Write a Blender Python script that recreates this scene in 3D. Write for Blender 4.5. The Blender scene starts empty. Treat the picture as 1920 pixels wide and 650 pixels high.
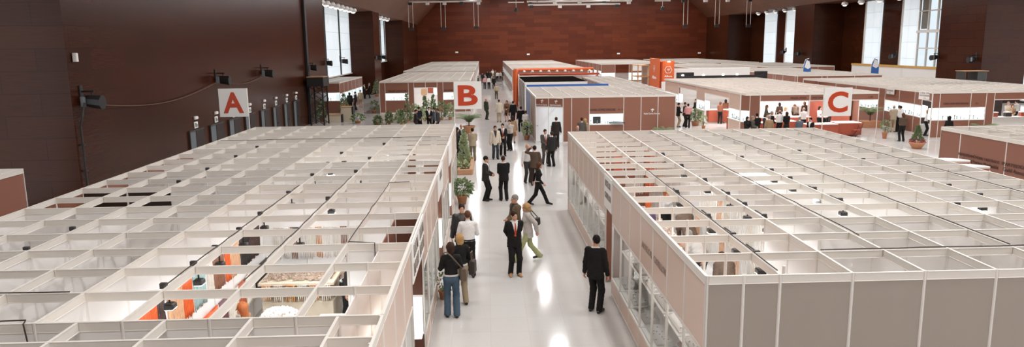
import bpy, math, random
import numpy as np
from mathutils import Vector, Matrix
rnd = random.Random(7)
SC = bpy.context.scene
COL = SC.collection
PI = math.pi

# ------------------------------------------------------------------ materials
def lin(h):
    h = h.lstrip('#')
    o = []
    for k in (0, 2, 4):
        c = int(h[k:k+2], 16) / 255
        o.append(c / 12.92 if c <= .04045 else ((c + .055) / 1.055) ** 2.4)
    return tuple(o) + (1,)
MATS = {}
def mat(name, col, rough=.55, metal=0., var=.06, scale=3., spec=.5, emit=0., bump=0., coat=0.):
    if name in MATS: return MATS[name]
    m = bpy.data.materials.new(name); m.use_nodes = True
    nt = m.node_tree; b = nt.nodes['Principled BSDF']
    c = lin(col) if isinstance(col, str) else col
    b.inputs['Roughness'].default_value = rough
    b.inputs['Metallic'].default_value = metal
    b.inputs['Specular IOR Level'].default_value = spec
    b.inputs['Coat Weight'].default_value = coat
    tc = nt.nodes.new('ShaderNodeTexCoord')
    nz = nt.nodes.new('ShaderNodeTexNoise'); nz.inputs['Scale'].default_value = scale
    nz.inputs['Detail'].default_value = 3
    nt.links.new(tc.outputs['Object'], nz.inputs['Vector'])
    mx = nt.nodes.new('ShaderNodeMix'); mx.data_type = 'RGBA'
    mx.inputs[6].default_value = tuple(min(1, v * (1 - var)) for v in c[:3]) + (1,)
    mx.inputs[7].default_value = tuple(min(1, v * (1 + var)) for v in c[:3]) + (1,)
    nt.links.new(nz.outputs['Fac'], mx.inputs[0])
    nt.links.new(mx.outputs[2], b.inputs['Base Color'])
    if emit:
        nt.links.new(mx.outputs[2], b.inputs['Emission Color'])
        b.inputs['Emission Strength'].default_value = emit
    if bump:
        bp = nt.nodes.new('ShaderNodeBump'); bp.inputs['Strength'].default_value = bump
        bp.inputs['Distance'].default_value = .02
        nt.links.new(nz.outputs['Fac'], bp.inputs['Height'])
        nt.links.new(bp.outputs[0], b.inputs['Normal'])
    MATS[name] = m
    return m

def wood_wall(name, cols, pw=2.5, ph=.75, rough=.34, spec=.5):
    m = bpy.data.materials.new(name); m.use_nodes = True
    nt = m.node_tree; N = nt.nodes; L = nt.links; b = N['Principled BSDF']
    g = N.new('ShaderNodeNewGeometry'); sx = N.new('ShaderNodeSeparateXYZ'); L.new(g.outputs['Position'], sx.inputs[0])
    ad = N.new('ShaderNodeMath'); ad.operation = 'ADD'; L.new(sx.outputs[0], ad.inputs[0]); L.new(sx.outputs[1], ad.inputs[1])
    cb = N.new('ShaderNodeCombineXYZ'); L.new(ad.outputs[0], cb.inputs[0]); L.new(sx.outputs[2], cb.inputs[1])
    br = N.new('ShaderNodeTexBrick'); L.new(cb.outputs[0], br.inputs['Vector'])
    br.inputs['Scale'].default_value = 1; br.inputs['Brick Width'].default_value = pw; br.inputs['Row Height'].default_value = ph
    br.inputs['Mortar Size'].default_value = .01; br.inputs['Bias'].default_value = -.1
    br.inputs['Color1'].default_value = lin(cols[0]); br.inputs['Color2'].default_value = lin(cols[1]); br.inputs['Mortar'].default_value = lin(cols[2])
    mp = N.new('ShaderNodeMapping'); mp.inputs['Scale'].default_value = (.5, 14, 1); L.new(cb.outputs[0], mp.inputs[0])
    nz = N.new('ShaderNodeTexNoise'); nz.inputs['Scale'].default_value = 2.5; nz.inputs['Detail'].default_value = 5; L.new(mp.outputs[0], nz.inputs['Vector'])
    mx = N.new('ShaderNodeMix'); mx.data_type = 'RGBA'; mx.blend_type = 'MULTIPLY'; mx.inputs[0].default_value = .8
    cr = N.new('ShaderNodeValToRGB'); cr.color_ramp.elements[0].position = .3; cr.color_ramp.elements[0].color = (.62, .6, .58, 1); cr.color_ramp.elements[1].position = .7; cr.color_ramp.elements[1].color = (1.1, 1.1, 1.1, 1)
    L.new(nz.outputs['Fac'], cr.inputs[0]); L.new(br.outputs['Color'], mx.inputs[6]); L.new(cr.outputs[0], mx.inputs[7])
    L.new(mx.outputs[2], b.inputs['Base Color'])
    b.inputs['Roughness'].default_value = rough; b.inputs['Specular IOR Level'].default_value = spec
    MATS[name] = m
    return m

def floor_mat():
    m = bpy.data.materials.new('polished_stone'); m.use_nodes = True
    nt = m.node_tree; N = nt.nodes; L = nt.links; b = N['Principled BSDF']
    g = N.new('ShaderNodeNewGeometry')
    br = N.new('ShaderNodeTexBrick'); L.new(g.outputs['Position'], br.inputs['Vector'])
    br.offset = 0; br.inputs['Scale'].default_value = 1; br.inputs['Brick Width'].default_value = .8; br.inputs['Row Height'].default_value = .8
    br.inputs['Mortar Size'].default_value = .004
    br.inputs['Color1'].default_value = lin('#cecbc7'); br.inputs['Color2'].default_value = lin('#cac6c2'); br.inputs['Mortar'].default_value = lin('#c2bcb5')
    nz = N.new('ShaderNodeTexNoise'); nz.inputs['Scale'].default_value = 60; nz.inputs['Detail'].default_value = 4; L.new(g.outputs['Position'], nz.inputs['Vector'])
    cr = N.new('ShaderNodeValToRGB'); cr.color_ramp.elements[0].position = .35; cr.color_ramp.elements[0].color = (.9, .88, .86, 1); cr.color_ramp.elements[1].position = .6; cr.color_ramp.elements[1].color = (1, 1, 1, 1)
    L.new(nz.outputs['Fac'], cr.inputs[0])
    mx = N.new('ShaderNodeMix'); mx.data_type = 'RGBA'; mx.blend_type = 'MULTIPLY'; mx.inputs[0].default_value = 1
    L.new(br.outputs['Color'], mx.inputs[6]); L.new(cr.outputs[0], mx.inputs[7]); L.new(mx.outputs[2], b.inputs['Base Color'])
    n2 = N.new('ShaderNodeTexNoise'); n2.inputs['Scale'].default_value = .7; L.new(g.outputs['Position'], n2.inputs['Vector'])
    mr = N.new('ShaderNodeMapRange'); mr.inputs[3].default_value = .08; mr.inputs[4].default_value = .13; L.new(n2.outputs['Fac'], mr.inputs[0])
    L.new(mr.outputs[0], b.inputs['Roughness']); b.inputs['Specular IOR Level'].default_value = .12
    return m

def glass_mat():
    m = bpy.data.materials.new('clear_glass'); m.use_nodes = True
    nt = m.node_tree; N = nt.nodes; L = nt.links
    for n in list(N): N.remove(n)
    o = N.new('ShaderNodeOutputMaterial'); t = N.new('ShaderNodeBsdfTransparent'); t.inputs[0].default_value = (.95, .97, .97, 1)
    gl = N.new('ShaderNodeBsdfGlossy'); gl.inputs['Roughness'].default_value = .04
    lw = N.new('ShaderNodeLayerWeight'); lw.inputs[0].default_value = .5
    pw = N.new('ShaderNodeMath'); pw.operation = 'POWER'; pw.inputs[1].default_value = 4.; L.new(lw.outputs['Facing'], pw.inputs[0])
    fr = N.new('ShaderNodeMath'); fr.operation = 'MULTIPLY_ADD'; fr.inputs[1].default_value = .5; fr.inputs[2].default_value = .025; L.new(pw.outputs[0], fr.inputs[0])
    mx = N.new('ShaderNodeMixShader'); L.new(fr.outputs[0], mx.inputs[0]); L.new(t.outputs[0], mx.inputs[1]); L.new(gl.outputs[0], mx.inputs[2]); L.new(mx.outputs[0], o.inputs[0])
    return m

def blind_mat(name, BLIND):      # daylit translucent blinds: a lit window
    m = bpy.data.materials.new(name); m.use_nodes = True
    nt = m.node_tree; N = nt.nodes; L = nt.links; b = N['Principled BSDF']
    g = N.new('ShaderNodeNewGeometry'); sx = N.new('ShaderNodeSeparateXYZ'); L.new(g.outputs['Position'], sx.inputs[0])
    ad = N.new('ShaderNodeMath'); ad.operation = 'ADD'; L.new(sx.outputs[0], ad.inputs[0]); L.new(sx.outputs[1], ad.inputs[1])
    cb = N.new('ShaderNodeCombineXYZ'); L.new(ad.outputs[0], cb.inputs[0]); L.new(sx.outputs[2], cb.inputs[1])
    br = N.new('ShaderNodeTexBrick'); br.offset = 0; L.new(cb.outputs[0], br.inputs['Vector'])
    br.inputs['Scale'].default_value = 1; br.inputs['Brick Width'].default_value = 1.6; br.inputs['Row Height'].default_value = 1.9; br.inputs['Mortar Size'].default_value = .03
    br.inputs['Color1'].default_value = lin('#d5dde1'); br.inputs['Color2'].default_value = lin('#cfd8dd'); br.inputs['Mortar'].default_value = lin('#b4bfc6')
    L.new(br.outputs['Color'], b.inputs['Base Color']); L.new(br.outputs['Color'], b.inputs['Emission Color']); b.inputs['Emission Strength'].default_value = BLIND
    b.inputs['Roughness'].default_value = .7
    return m

FLOOR = floor_mat(); GLASS = glass_mat(); BLINDM = blind_mat('daylit_blind', .6); BLINDS = blind_mat('boosted_blind', 1.5)  # BLINDS glow is raised in unseen bays to put sheen on the piers
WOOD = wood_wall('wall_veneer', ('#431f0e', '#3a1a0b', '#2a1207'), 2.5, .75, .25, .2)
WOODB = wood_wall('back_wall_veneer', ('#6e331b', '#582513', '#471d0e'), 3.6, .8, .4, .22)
CEILW = wood_wall('ceiling_veneer', ('#7a4f3a', '#704834', '#4a2c20'), 3, 1.2, .5)
WHITE = mat('white_panel', '#ece7e2', .5, var=.02, scale=1.2)
BEAM = mat('beam_aluminium', '#e2dad0', .45, var=.02, scale=4)
WHITE2 = mat('white_laminate', '#e9e4df', .4, var=.02)
ALU = mat('aluminium_profile', '#e2dbd3', .42, var=.02, scale=6)
BROWN = mat('brown_panel', '#8e5e4c', .36, var=.035, scale=1.5)
BROWN_SHEEN = mat('brown_sheen_panel', '#d6baa9', .3, var=.03, scale=1.5)  # brown laminate again, with grazing sheen put into a lighter base colour
GREYP = mat('grey_back_panel', '#a3978c', .5, var=.03, scale=2)
BLACK = mat('matt_black', '#1d1b1a', .5)
DARKP = mat('dark_wall_panel', '#2a1c16', .5)
DARK = mat('dark_grey_metal', '#3a3836', .4)
CABLE = mat('black_cable', '#3b2f29', .6)
LIT = mat('lit_showcase', '#e9f0f2', .5, emit=.75, var=.01)
BULB = mat('bay_bulb_glow', '#f4efe8', .5, emit=.8, var=0)
DOORGLOW = mat('white_door_glow', '#dfe4e6', .4, emit=.28, var=.01)  # white doors; faint emission put in for the lit interior
LAMP = mat('lamp_glow', '#fff6ea', .5, emit=6., var=0)
STRIP = mat('light_strip_glow', '#fff8f0', .5, emit=5., var=0)
RED = mat('red_letter', '#c2401c', .45, var=.05)
ORANGE = mat('orange_laminate', '#e0672f', .4, var=.04)
ORANGED = mat('dark_orange', '#b8401c', .4)
BLUE = mat('blue_panel', '#2f62a8', .4)
TERRA = mat('terracotta', '#bf8560', .7, var=.12, scale=9)
SOIL = mat('bark_soil', '#6d4a33', .9, var=.4, scale=30)
TIMBER = mat('pale_timber', '#b58a66', .6, var=.15, scale=5)
TAN = mat('tan_wood', '#c79a6a', .5, var=.1)
OCHRE = mat('ochre_rail', '#c99a4c', .5)
REDCLOTH = mat('red_tablecloth', '#a24c36', .7, var=.1)
PAPER = mat('white_paper', '#eeebe6', .7, var=.02)
INK = mat('dark_lettering', '#4a2c22', .6)
INKT = mat('faint_lettering', '#a38d80', .6)
INKG = mat('grey_lettering', '#8d8179', .6)
LETW = mat('white_lettering', '#efe9e4', .5)
LEAF = mat('leaf_green', '#7a8c62', .55, var=.35, scale=14)
LEAFD = mat('conifer_green', '#73835a', .6, var=.35, scale=14)
LEAFY = mat('pale_leaf', '#aab48c', .55, var=.3, scale=14)
STEM = mat('plant_stem', '#6a5a3c', .8)
PINK = mat('pink_bloom', '#a8616a', .6, var=.3, scale=30)
BEIGEK = mat('beige_laminate', '#cdbfa8', .5)

# ------------------------------------------------------------------ mesh helpers
class MB:
    def __init__(s): s.v = []; s.f = []
    def add(s, vs, fs):
        o = len(s.v); s.v += [tuple(v) for v in vs]; s.f += [tuple(i + o for i in f) for f in fs]; return s
    def box(s, x0, x1, y0, y1, z0, z1):
        return s.add([(x0,y0,z0),(x1,y0,z0),(x1,y1,z0),(x0,y1,z0),(x0,y0,z1),(x1,y0,z1),(x1,y1,z1),(x0,y1,z1)],
                     [(0,3,2,1),(4,5,6,7),(0,1,5,4),(1,2,6,5),(2,3,7,6),(3,0,4,7)])
    def bbox(s, x0, x1, y0, y1, z0, z1, b=.01):   # box with bevelled vertical edges and top
        pts = [(x0+b,y0),(x1-b,y0),(x1,y0+b),(x1,y1-b),(x1-b,y1),(x0+b,y1),(x0,y1-b),(x0,y0+b)]
        cx, cy = (x0+x1)/2, (y0+y1)/2
        top = [(cx+(x-cx)*(1-2*b/max(x1-x0,1e-6)), cy+(y-cy)*(1-2*b/max(y1-y0,1e-6))) for x, y in pts]
        v = [(x,y,z0) for x,y in pts] + [(x,y,z1-b) for x,y in pts] + [(x,y,z1) for x,y in top]
        f = [tuple(range(7,-1,-1))] + [(i,(i+1)%8,8+(i+1)%8,8+i) for i in range(8)] + [(8+i,8+(i+1)%8,16+(i+1)%8,16+i) for i in range(8)] + [tuple(range(16,24))]
        return s.add(v, f)
    def tube(s, pts, r, n=8, cap=True):
        pts = [Vector(p) for p in pts]; rs = r if isinstance(r, (list, tuple)) else [r]*len(pts)
        o = len(s.v); a = None
        for k, p in enumerate(pts):
            t = (pts[min(k+1,len(pts)-1)] - pts[max(k-1,0)]).normalized()
            if a is None:
                a = t.orthogonal().normalized()
            else:
                a = (a - t*a.dot(t)); a = a.normalized() if a.length > 1e-5 else t.orthogonal().normalized()
            b = t.cross(a)
            for i in range(n):
                q = 2*PI*i/n; s.v.append(tuple(p + (a*math.cos(q) + b*math.sin(q))*rs[k]))
        for k in range(len(pts)-1):
            for i in range(n):
                s.f.append((o+k*n+i, o+k*n+(i+1)%n, o+(k+1)*n+(i+1)%n, o+(k+1)*n+i))
        if cap:
            s.f.append(tuple(o+i for i in range(n-1,-1,-1))); e = o+(len(pts)-1)*n; s.f.append(tuple(e+i for i in range(n)))
        return s
    def lathe(s, prof, c=(0,0,0), n=20):
        o = len(s.v)
        for r, z in prof:
            for i in range(n):
                q = 2*PI*i/n; s.v.append((c[0]+r*math.cos(q), c[1]+r*math.sin(q), c[2]+z))
        for k in range(len(prof)-1):
            for i in range(n):
                s.f.append((o+k*n+i, o+k*n+(i+1)%n, o+(k+1)*n+(i+1)%n, o+(k+1)*n+i))
        s.f.append(tuple(o+i for i in range(n-1,-1,-1))); e = o+(len(prof)-1)*n; s.f.append(tuple(e+i for i in range(n)))
        return s
    def extrude_x(s, prof, x0, x1):     # closed (y,z) profile pushed along x
        n = len(prof); v = [(x0,y,z) for y,z in prof] + [(x1,y,z) for y,z in prof]
        return s.add(v, [(i,(i+1)%n,n+(i+1)%n,n+i) for i in range(n)] + [tuple(range(n-1,-1,-1)), tuple(range(n,2*n))])
    def mesh(s, name, m, smooth=False):
        me = bpy.data.meshes.new(name); me.from_pydata(s.v, [], s.f); me.update()
        if m: me.materials.append(m)
        if smooth: me.polygons.foreach_set('use_smooth', [True]*len(me.polygons))
        return me
    def build(s, name, m, parent=None, loc=(0,0,0), rz=0, smooth=False):
        return obj(name, s.mesh(name, m, smooth), parent, loc, rz)

def obj(name, me, parent=None, loc=(0,0,0), rz=0):
    o = bpy.data.objects.new(name, me); COL.objects.link(o)
    if parent is not None: o.parent = parent
    o.location = loc; o.rotation_euler = (0, 0, rz)
    return o
def tag(o, label, cat, group=None, kind=None):
    o['label'] = label; o['category'] = cat
    if group: o['group'] = group
    if kind: o['kind'] = kind
    return o
def thing(name, label, cat, loc=(0,0,0), rz=0, group=None):
    return tag(obj(name, None, None, loc, rz), label, cat, group)
def struct(name, mb, m, smooth=False):
    o = mb.build(name, m, None, smooth=smooth); o['kind'] = 'structure'; return o
CACHE = {}
def cached(key, fn):
    if key not in CACHE: CACHE[key] = fn()
    return CACHE[key]

def text_mesh(txt, w=None, h=None, m=None, bold=0., ext=.004, spacing=1.0, name='lettering', align='c'):
    cu = bpy.data.curves.new('t', 'FONT'); cu.body = txt; cu.size = 1; cu.extrude = .02; cu.offset = bold; cu.space_character = spacing
    cu.align_x = 'LEFT'; cu.resolution_u = 4
    o = bpy.data.objects.new('t', cu); COL.objects.link(o)
    dg = bpy.context.evaluated_depsgraph_get()
    me = bpy.data.meshes.new_from_object(o.evaluated_get(dg)); bpy.data.objects.remove(o); bpy.data.curves.remove(cu)
    n = len(me.vertices); co = np.zeros(n*3, np.float32); me.vertices.foreach_get('co', co); co = co.reshape(-1, 3)
    lo, hi = co.min(0), co.max(0); sx = sy = 1
    if h: sy = h/(hi[1]-lo[1]); sx = sy
    if w: sx = w/(hi[0]-lo[0]); sy = sy if h else sx
    c = (lo+hi)/2
    out = np.stack([(co[:,0]-c[0])*sx, -(co[:,2]-c[2])/.02*ext, (co[:,1]-c[1])*sy], 1)   # stands up in xz, front towards -y
    me.vertices.foreach_set('co', out.astype(np.float32).ravel()); me.update()
    me.materials.clear(); me.materials.append(m); me.name = name
    return me
# ------------------------------------------------------------------ modular stand parts
Z = 2.85
PX = .99
def beam_mesh(L, h=.12, w=.034):
    def mk():
        a, b, t = w/2, w/2-.004, .008
        p = [(-a,0),(-a,-t),(-b,-t-.004),(-b,-h+t+.004),(-a,-h+t),(-a,-h),(a,-h),(a,-h+t),(b,-h+t+.004),(b,-t-.004),(a,-t),(a,0)]
        m = MB(); m.extrude_x(p[::-1], 0, L)
        return m.mesh('beam', BEAM)
    return cached(('beam', round(L, 3), h), mk)
def panel_mesh(L, h, m, th=.018, g=.022):
    def mk():
        q = MB(); q.bbox(g, L-g, -th/2, th/2, 0, h, .003); return q.mesh('panel', m)
    return cached(('panel', round(L, 3), round(h, 3), m.name, th), mk)
def post_mesh(h=Z+.004, r=.022, m=None):
    def mk():
        q = MB(); pts = []
        for k in range(8):
            a = PI/8 + k*PI/4; pts.append((r*math.cos(a)*1.08, r*math.sin(a)*1.08))
        v = [(x,y,0) for x,y in pts] + [(x,y,h) for x,y in pts]
        q.add(v, [(i,(i+1)%8,8+(i+1)%8,8+i) for i in range(8)] + [tuple(range(7,-1,-1)), tuple(range(8,16))])
        return q.mesh('post', m or ALU)
    return cached(('post', round(h, 3), r, (m or ALU).name), mk)
def rail_mesh(L, h=.045, w=.04):
    def mk():
        q = MB(); q.bbox(0, L, -w/2, w/2, 0, h, .006); return q.mesh('rail', ALU)
    return cached(('rail', round(L, 3), h, w), mk)

def run_cells(root, p0, p1, cells, brown=None, posts=True, z=Z, first=True, last=True):
    """panels along p0->p1 (world, inside on the left hand); parts go under root"""
    brown = brown or BROWN
    ox, oy = root.location.x, root.location.y
    p0 = Vector(p0); p1 = Vector(p1); d = p1 - p0; L = d.length; ang = math.atan2(d.y, d.x); u = d/L; nrm = Vector((-u.y, u.x))
    tot = sum(c[1] for c in cells); k = L/tot; x = 0
    def put(name, me, s, dz, off=0., lab=None):
        q = p0 + u*s + nrm*off
        o = obj(name, me, root, (q.x-ox, q.y-oy, dz), ang)
        if lab: o['label'] = lab
        return o
    n = len(cells)
    for i, c in enumerate(cells):
        t, w = c[0], c[1]*k
        if posts and (i > 0 or first): put('post', post_mesh(z), x, 0)
        if t == 'N': x += w; continue
        put('top_rail', beam_mesh(w), x, z+.006, -.014)
        if t in 'PW':
            put('wall_panel', panel_mesh(w, z-.2, brown if t == 'P' else WHITE), x, .08); put('base_rail', rail_mesh(w), x, .03)
        elif t == 'V':
            za, zb = (c[2], c[3]) if len(c) > 3 else (.95, 1.7)
            put('fascia_panel', panel_mesh(w, z-.12-zb-.045, brown), x, zb+.045)
            put('rail', rail_mesh(w), x, zb); put('rail', rail_mesh(w), x, za-.045)
            def mk(w=w, za=za, zb=zb):
                q = MB(); a, b = .03, w-.03     # open tray: back, floor, ceiling, sides
                q.add([(a,.0,0),(b,.0,0),(b,.35,0),(a,.35,0),(a,.0,zb-za-.0),(b,.0,zb-za),(b,.35,zb-za),(a,.35,zb-za)],
                      [(0,1,2,3),(3,2,6,7),(7,6,5,4),(0,3,7,4),(1,5,6,2)])
                return q.mesh('showcase', LIT)
            put('showcase', cached(('sc', round(w,2), za, zb), mk), x, za, .02, 'white lit showcase')
            put('glass_pane', panel_mesh(w, zb-za, GLASS, .008), x, za)
            def mk2(w=w, za=za):
                r = random.Random(int(w*100)+int(za*50)); q = MB(); s = .12
                while s < w-.15:
                    hh = r.uniform(.06, .26); ww = r.uniform(.05, .13); y = r.uniform(.08, .2)
                    q.lathe([(ww*.5, 0), (ww*.5, .02), (ww*.18, .04), (ww*.2, hh*.6), (ww*.45, hh), (ww*.1, hh+.01)], (s, y, 0), 7); s += r.uniform(.12, .3)
                return q.mesh('jewellery_display', DISP)
            o = put('jewellery_display', cached(('jd', round(w,2), za), mk2), x, za+.01, .04, 'small jewellery stands'); o['kind'] = 'stuff'
            put('base_panel', panel_mesh(w, za-.045-.08, brown), x, .075); put('base_rail', rail_mesh(w), x, .03)
        elif t == 'A':        # aisle showcase of the near stands
            zb, za = 1.75, .47
            put('fascia_panel', panel_mesh(w, z-.12-zb-.045, brown), x, zb+.045, 0, 'upper fascia panel')
            put('rail', rail_mesh(w), x, zb); put('rail', rail_mesh(w), x, za-.045)
            put('glass_pane', panel_mesh(w, zb-za, GLASS, .008), x, za)
            def mkd(w=w):
                q = MB(); q.bbox(.02, w-.02, .03, .62, 0, .03, .004); return q.mesh('display_deck', WHITE2)
            put('display_deck', cached(('deck', round(w,2)), mkd), x, za-.03)
            def mks(w=w):
                q = MB(); q.box(.02, w-.02, .2, .6, 0, .01); return q.mesh('glass_shelf', WHITE2)
            put('display_shelf', cached(('shelf', round(w,2)), mks), x, 1.12); put('back_panel', panel_mesh(w, zb-za+.3, WHITE2), x, za, .64)
            put('light_strip', cached(('strip', round(w,2)), lambda: MB().box(.05, w-.05, .3, .36, 0, .03).mesh('light_strip', STRIP)), x, zb-.02, 0, 'glowing light strip')
            put('base_panel', panel_mesh(w, za-.045-.08, brown), x, .075); put('base_rail', rail_mesh(w), x, .03)
        elif t == 'O':
            zb = c[2] if len(c) > 2 else 2.35
            put('fascia_panel', panel_mesh(w, z-.12-zb-.045, brown), x, zb+.045); put('rail', rail_mesh(w), x, zb)
        elif t == 'D':
            put('fascia_panel', panel_mesh(w, .5, brown), x, 2.2); put('rail', rail_mesh(w), x, 2.15)
            lf = put('door', panel_mesh(w, 2.1, DOORGLOW, .035), x, .04, .02, 'white door leaf')
            q = MB(); q.tube([(w*.15,-.03,.95),(w*.15,-.07,.95),(w*.28,-.07,.95)], .012, 6); q.build('door_handle', DARK, lf)
        x += w
    if posts and last: put('post', post_mesh(z), L, 0)
DISP = mat('dark_bright_jewels', '#9a938c', .4, var=.9, scale=40)

def roof_grid(root, x0, x1, y0, y1, pitch=1.0, z=Z):
    ox, oy = root.location.x, root.location.y
    x0 += .03; y0 += .03; x1 -= .03; y1 -= .03
    nx = max(1, round((x1-x0)/pitch)); ny = max(1, round((y1-y0)/pitch))
    for j in range(ny+1):
        obj('roof_beam', beam_mesh(x1-x0), root, (x0-ox, y0+(y1-y0)*j/ny-oy, z))
    for i in range(nx+1):
        obj('roof_rail', beam_mesh(y1-y0), root, (x0+(x1-x0)*i/nx-ox, y0-oy, z-.002), PI/2)

def booth_block(ox, sx, ny, oy, py, booths, walls, face=None):
    """grid of modules; X(i)=ox+sx*i*PX, Y(j)=oy+j*py. booths: (i0,i1,j0,j1,label). walls: ('R',j,i0,i1,mat) or ('C',i,j0,j1,mat)"""
    X = lambda i: ox + sx*i*PX
    Y = lambda j: oy + j*py
    roots = []
    for (i0, i1, j0, j1, lab) in booths:
        r = thing('shell_scheme_booth', lab, 'exhibition booth', ((X(i0)+X(i1))/2, (Y(j0)+Y(j1))/2, 0)); roots.append(r)
    def owner(i, j):
        for r, b in zip(roots, booths):
            if b[0] <= i <= b[1] and b[2] <= j <= b[3]: return r
        return roots[-1]
    def put(name, me, r, x, y, z, rz):
        return obj(name, me, r, (x-r.location.x, y-r.location.y, z), rz)
    imax = max(b[1] for b in booths); jmax = max(b[3] for b in booths)
    bm = beam_mesh(PX-.046)
    for j in range(jmax+1):
        for i in range(imax):
            r = owner(i+.5, j)
            put('cross_beam', bm, r, min(X(i), X(i+1))+.023, Y(j), Z, 0)
    for i in range(imax+1):
        j = 0
        while j < jmax:
            r = owner(i, j+.5); k = j+1
            while k < jmax and owner(i, k+.5) is r and k-j < 4: k += 1
            put('long_beam', beam_mesh((k-j)*py), r, X(i), Y(j), Z+.002, PI/2); j = k
    posts = {}
    for w in walls:
        a, b = w[2], w[3]; s = a
        while s < b - 1e-6:
            e = min(b, math.floor(s+1e-6)+1); L = (e-s)
            if w[0] == 'R':
                r = owner((s+e)/2, w[1]); me = panel_mesh(L*PX, Z-.2, w[4])
                put('wall_panel', me, r, min(X(s), X(e)), Y(w[1]), .08, 0)
                posts[(round(s,2), w[1])] = r; posts[(round(e,2), w[1])] = r
            else:
                r = owner(w[1], (s+e)/2); me = panel_mesh(L*py, Z-.2, w[4])
                put('wall_panel', me, r, X(w[1]), Y(s), .08, PI/2)
                posts[(w[1], round(s,2))] = r; posts[(w[1], round(e,2))] = r
            s = e
    for (i, j), r in posts.items():
        put('post', post_mesh(), r, X(i), Y(j), 0, 0)
    return roots, X, Y

# ---- left block ----
LX, LY, LP = -1.27, 8.07, 1.045
LB = [(0, 4, 0, 8, 'left-hand booth hung with coloured bead strands, nearest the camera on the aisle'),
      (4, 8, 0, 6, 'dim empty white booth at the near left, behind the lit wall of the bead booth'),
      (0, 4, 8, 14, 'left-hand aisle booth just beyond the bead booth, with a brown entrance recess'),
      (4, 8, 6, 10, 'left-hand booth with salmon brown outer panels and dark flooring'),
      (4, 8, 10, 14, 'left-hand booth on the wall side, third from the camera'),
      (0, 4, 14, 20, 'farthest left-hand aisle booth, ending under the letter B sign'),
      (4, 8, 14, 20, 'farthest left-hand booth on the wall side, ending under the letter A sign')]
LW = [('R', 0, 0.5, 8, WHITE), ('R', 6, 4, 8, WHITE), ('R', 8, 0.5, 4, WHITE), ('C', 4, 0, 6, WHITE), ('C', 4, 6, 14, WHITE), ('C', 4, 14, 20, WHITE),
      ('C', 8, 0, 6, WHITE), ('C', 8, 6, 14, BROWN), ('C', 8, 14, 20, WHITE), ('C', 6, 2, 6, WHITE), ('R', 3, 6, 8, WHITE),
      ('C', .5, 0, 3, WHITE), ('R', 3, 0, .5, WHITE), ('R', 3, .5, 1, WHITE), ('R', 5, 0, .5, BROWN), ('C', .5, 3, 5, BROWN),
      ('R', 10, 4, 8, WHITE), ('R', 11, 0, .5, BROWN), ('C', .5, 9, 11, WHITE), ('R', 9, 0, 1, WHITE), ('R', 11, 1, 4, WHITE), ('C', 2, 8, 11, WHITE),
      ('R', 14, 0, 1, WHITE), ('R', 14, 2, 8, WHITE), ('R', 16, 0, .5, BROWN), ('C', .5, 14, 16, WHITE), ('R', 17, 2, 8, WHITE), ('R', 12, 4, 8, WHITE), ('C', 6, 10, 14, WHITE),
      ('R', 20, 0, 1, WHITE), ('R', 20, 1, 2, BROWN), ('R', 20, 2, 8, WHITE), ('C', 2, 14, 19, WHITE), ('C', 6, 14, 20, WHITE), ('R', 8, 5, 6, WHITE), ('R', 8, 6, 8, DARKP)]
lroots, LXf, LYf = booth_block(LX, -1, 8, LY, LP, LB, LW)
def aisle_left(r, j0, j1): run_cells(r, (LX, LYf(j0)), (LX, LYf(j1)), [('A', 1)]*round(j1-j0), BROWN_SHEEN)
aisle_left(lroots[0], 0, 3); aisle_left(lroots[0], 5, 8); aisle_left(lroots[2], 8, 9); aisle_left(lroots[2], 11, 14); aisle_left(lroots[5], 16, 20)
for r, j in ((lroots[0], 3), (lroots[2], 9), (lroots[5], 14)):    # end glass returns of the recesses
    run_cells(r, (LX, LYf(j+2)), (LX-.495, LYf(j+2)), [('V', .5, .5, 1.2)], BROWN, last=False)
# strip of stands nearest the camera (grid shifted by half a module)
def near_strip():
    r = thing('shell_scheme_booth', 'row of blank white panels along the bottom left edge of the photo', 'exhibition booth', (-5.3, 7.2, 0))
    ya, yb = 7.5, 6.45
    for y in (ya, yb):
        for k in range(8):
            x = -1.77 - PX*k
            obj('cross_beam', beam_mesh(PX-.046), r, (x-PX+.023+5.3, y-7.2, Z)); obj('wall_panel', panel_mesh(PX, Z-.2, WHITE), r, (x-PX+5.3, y-7.2, .08))
            obj('post', post_mesh(), r, (x+5.3, y-7.2, 0))
    for k in range(8):
        x = -1.77 - PX*k
        obj('long_beam', beam_mesh(LY-ya-.05), r, (x+5.3, ya-7.2+.02, Z+.002), PI/2); obj('long_beam', beam_mesh(ya-yb), r, (x+5.3, yb-7.2, Z+.002), PI/2)
    obj('cross_beam', beam_mesh(.5), r, (-1.77+5.3, 7.42-7.2, Z)); obj('wall_panel', panel_mesh(.5, Z-.2, WHITE), r, (-1.77+5.3, 7.42-7.2, .08))
    run_cells(r, (LX, 6.45), (LX, LY-.03), [('A', .8), ('A', .8)], BROWN_SHEEN)
near_strip()

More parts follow.
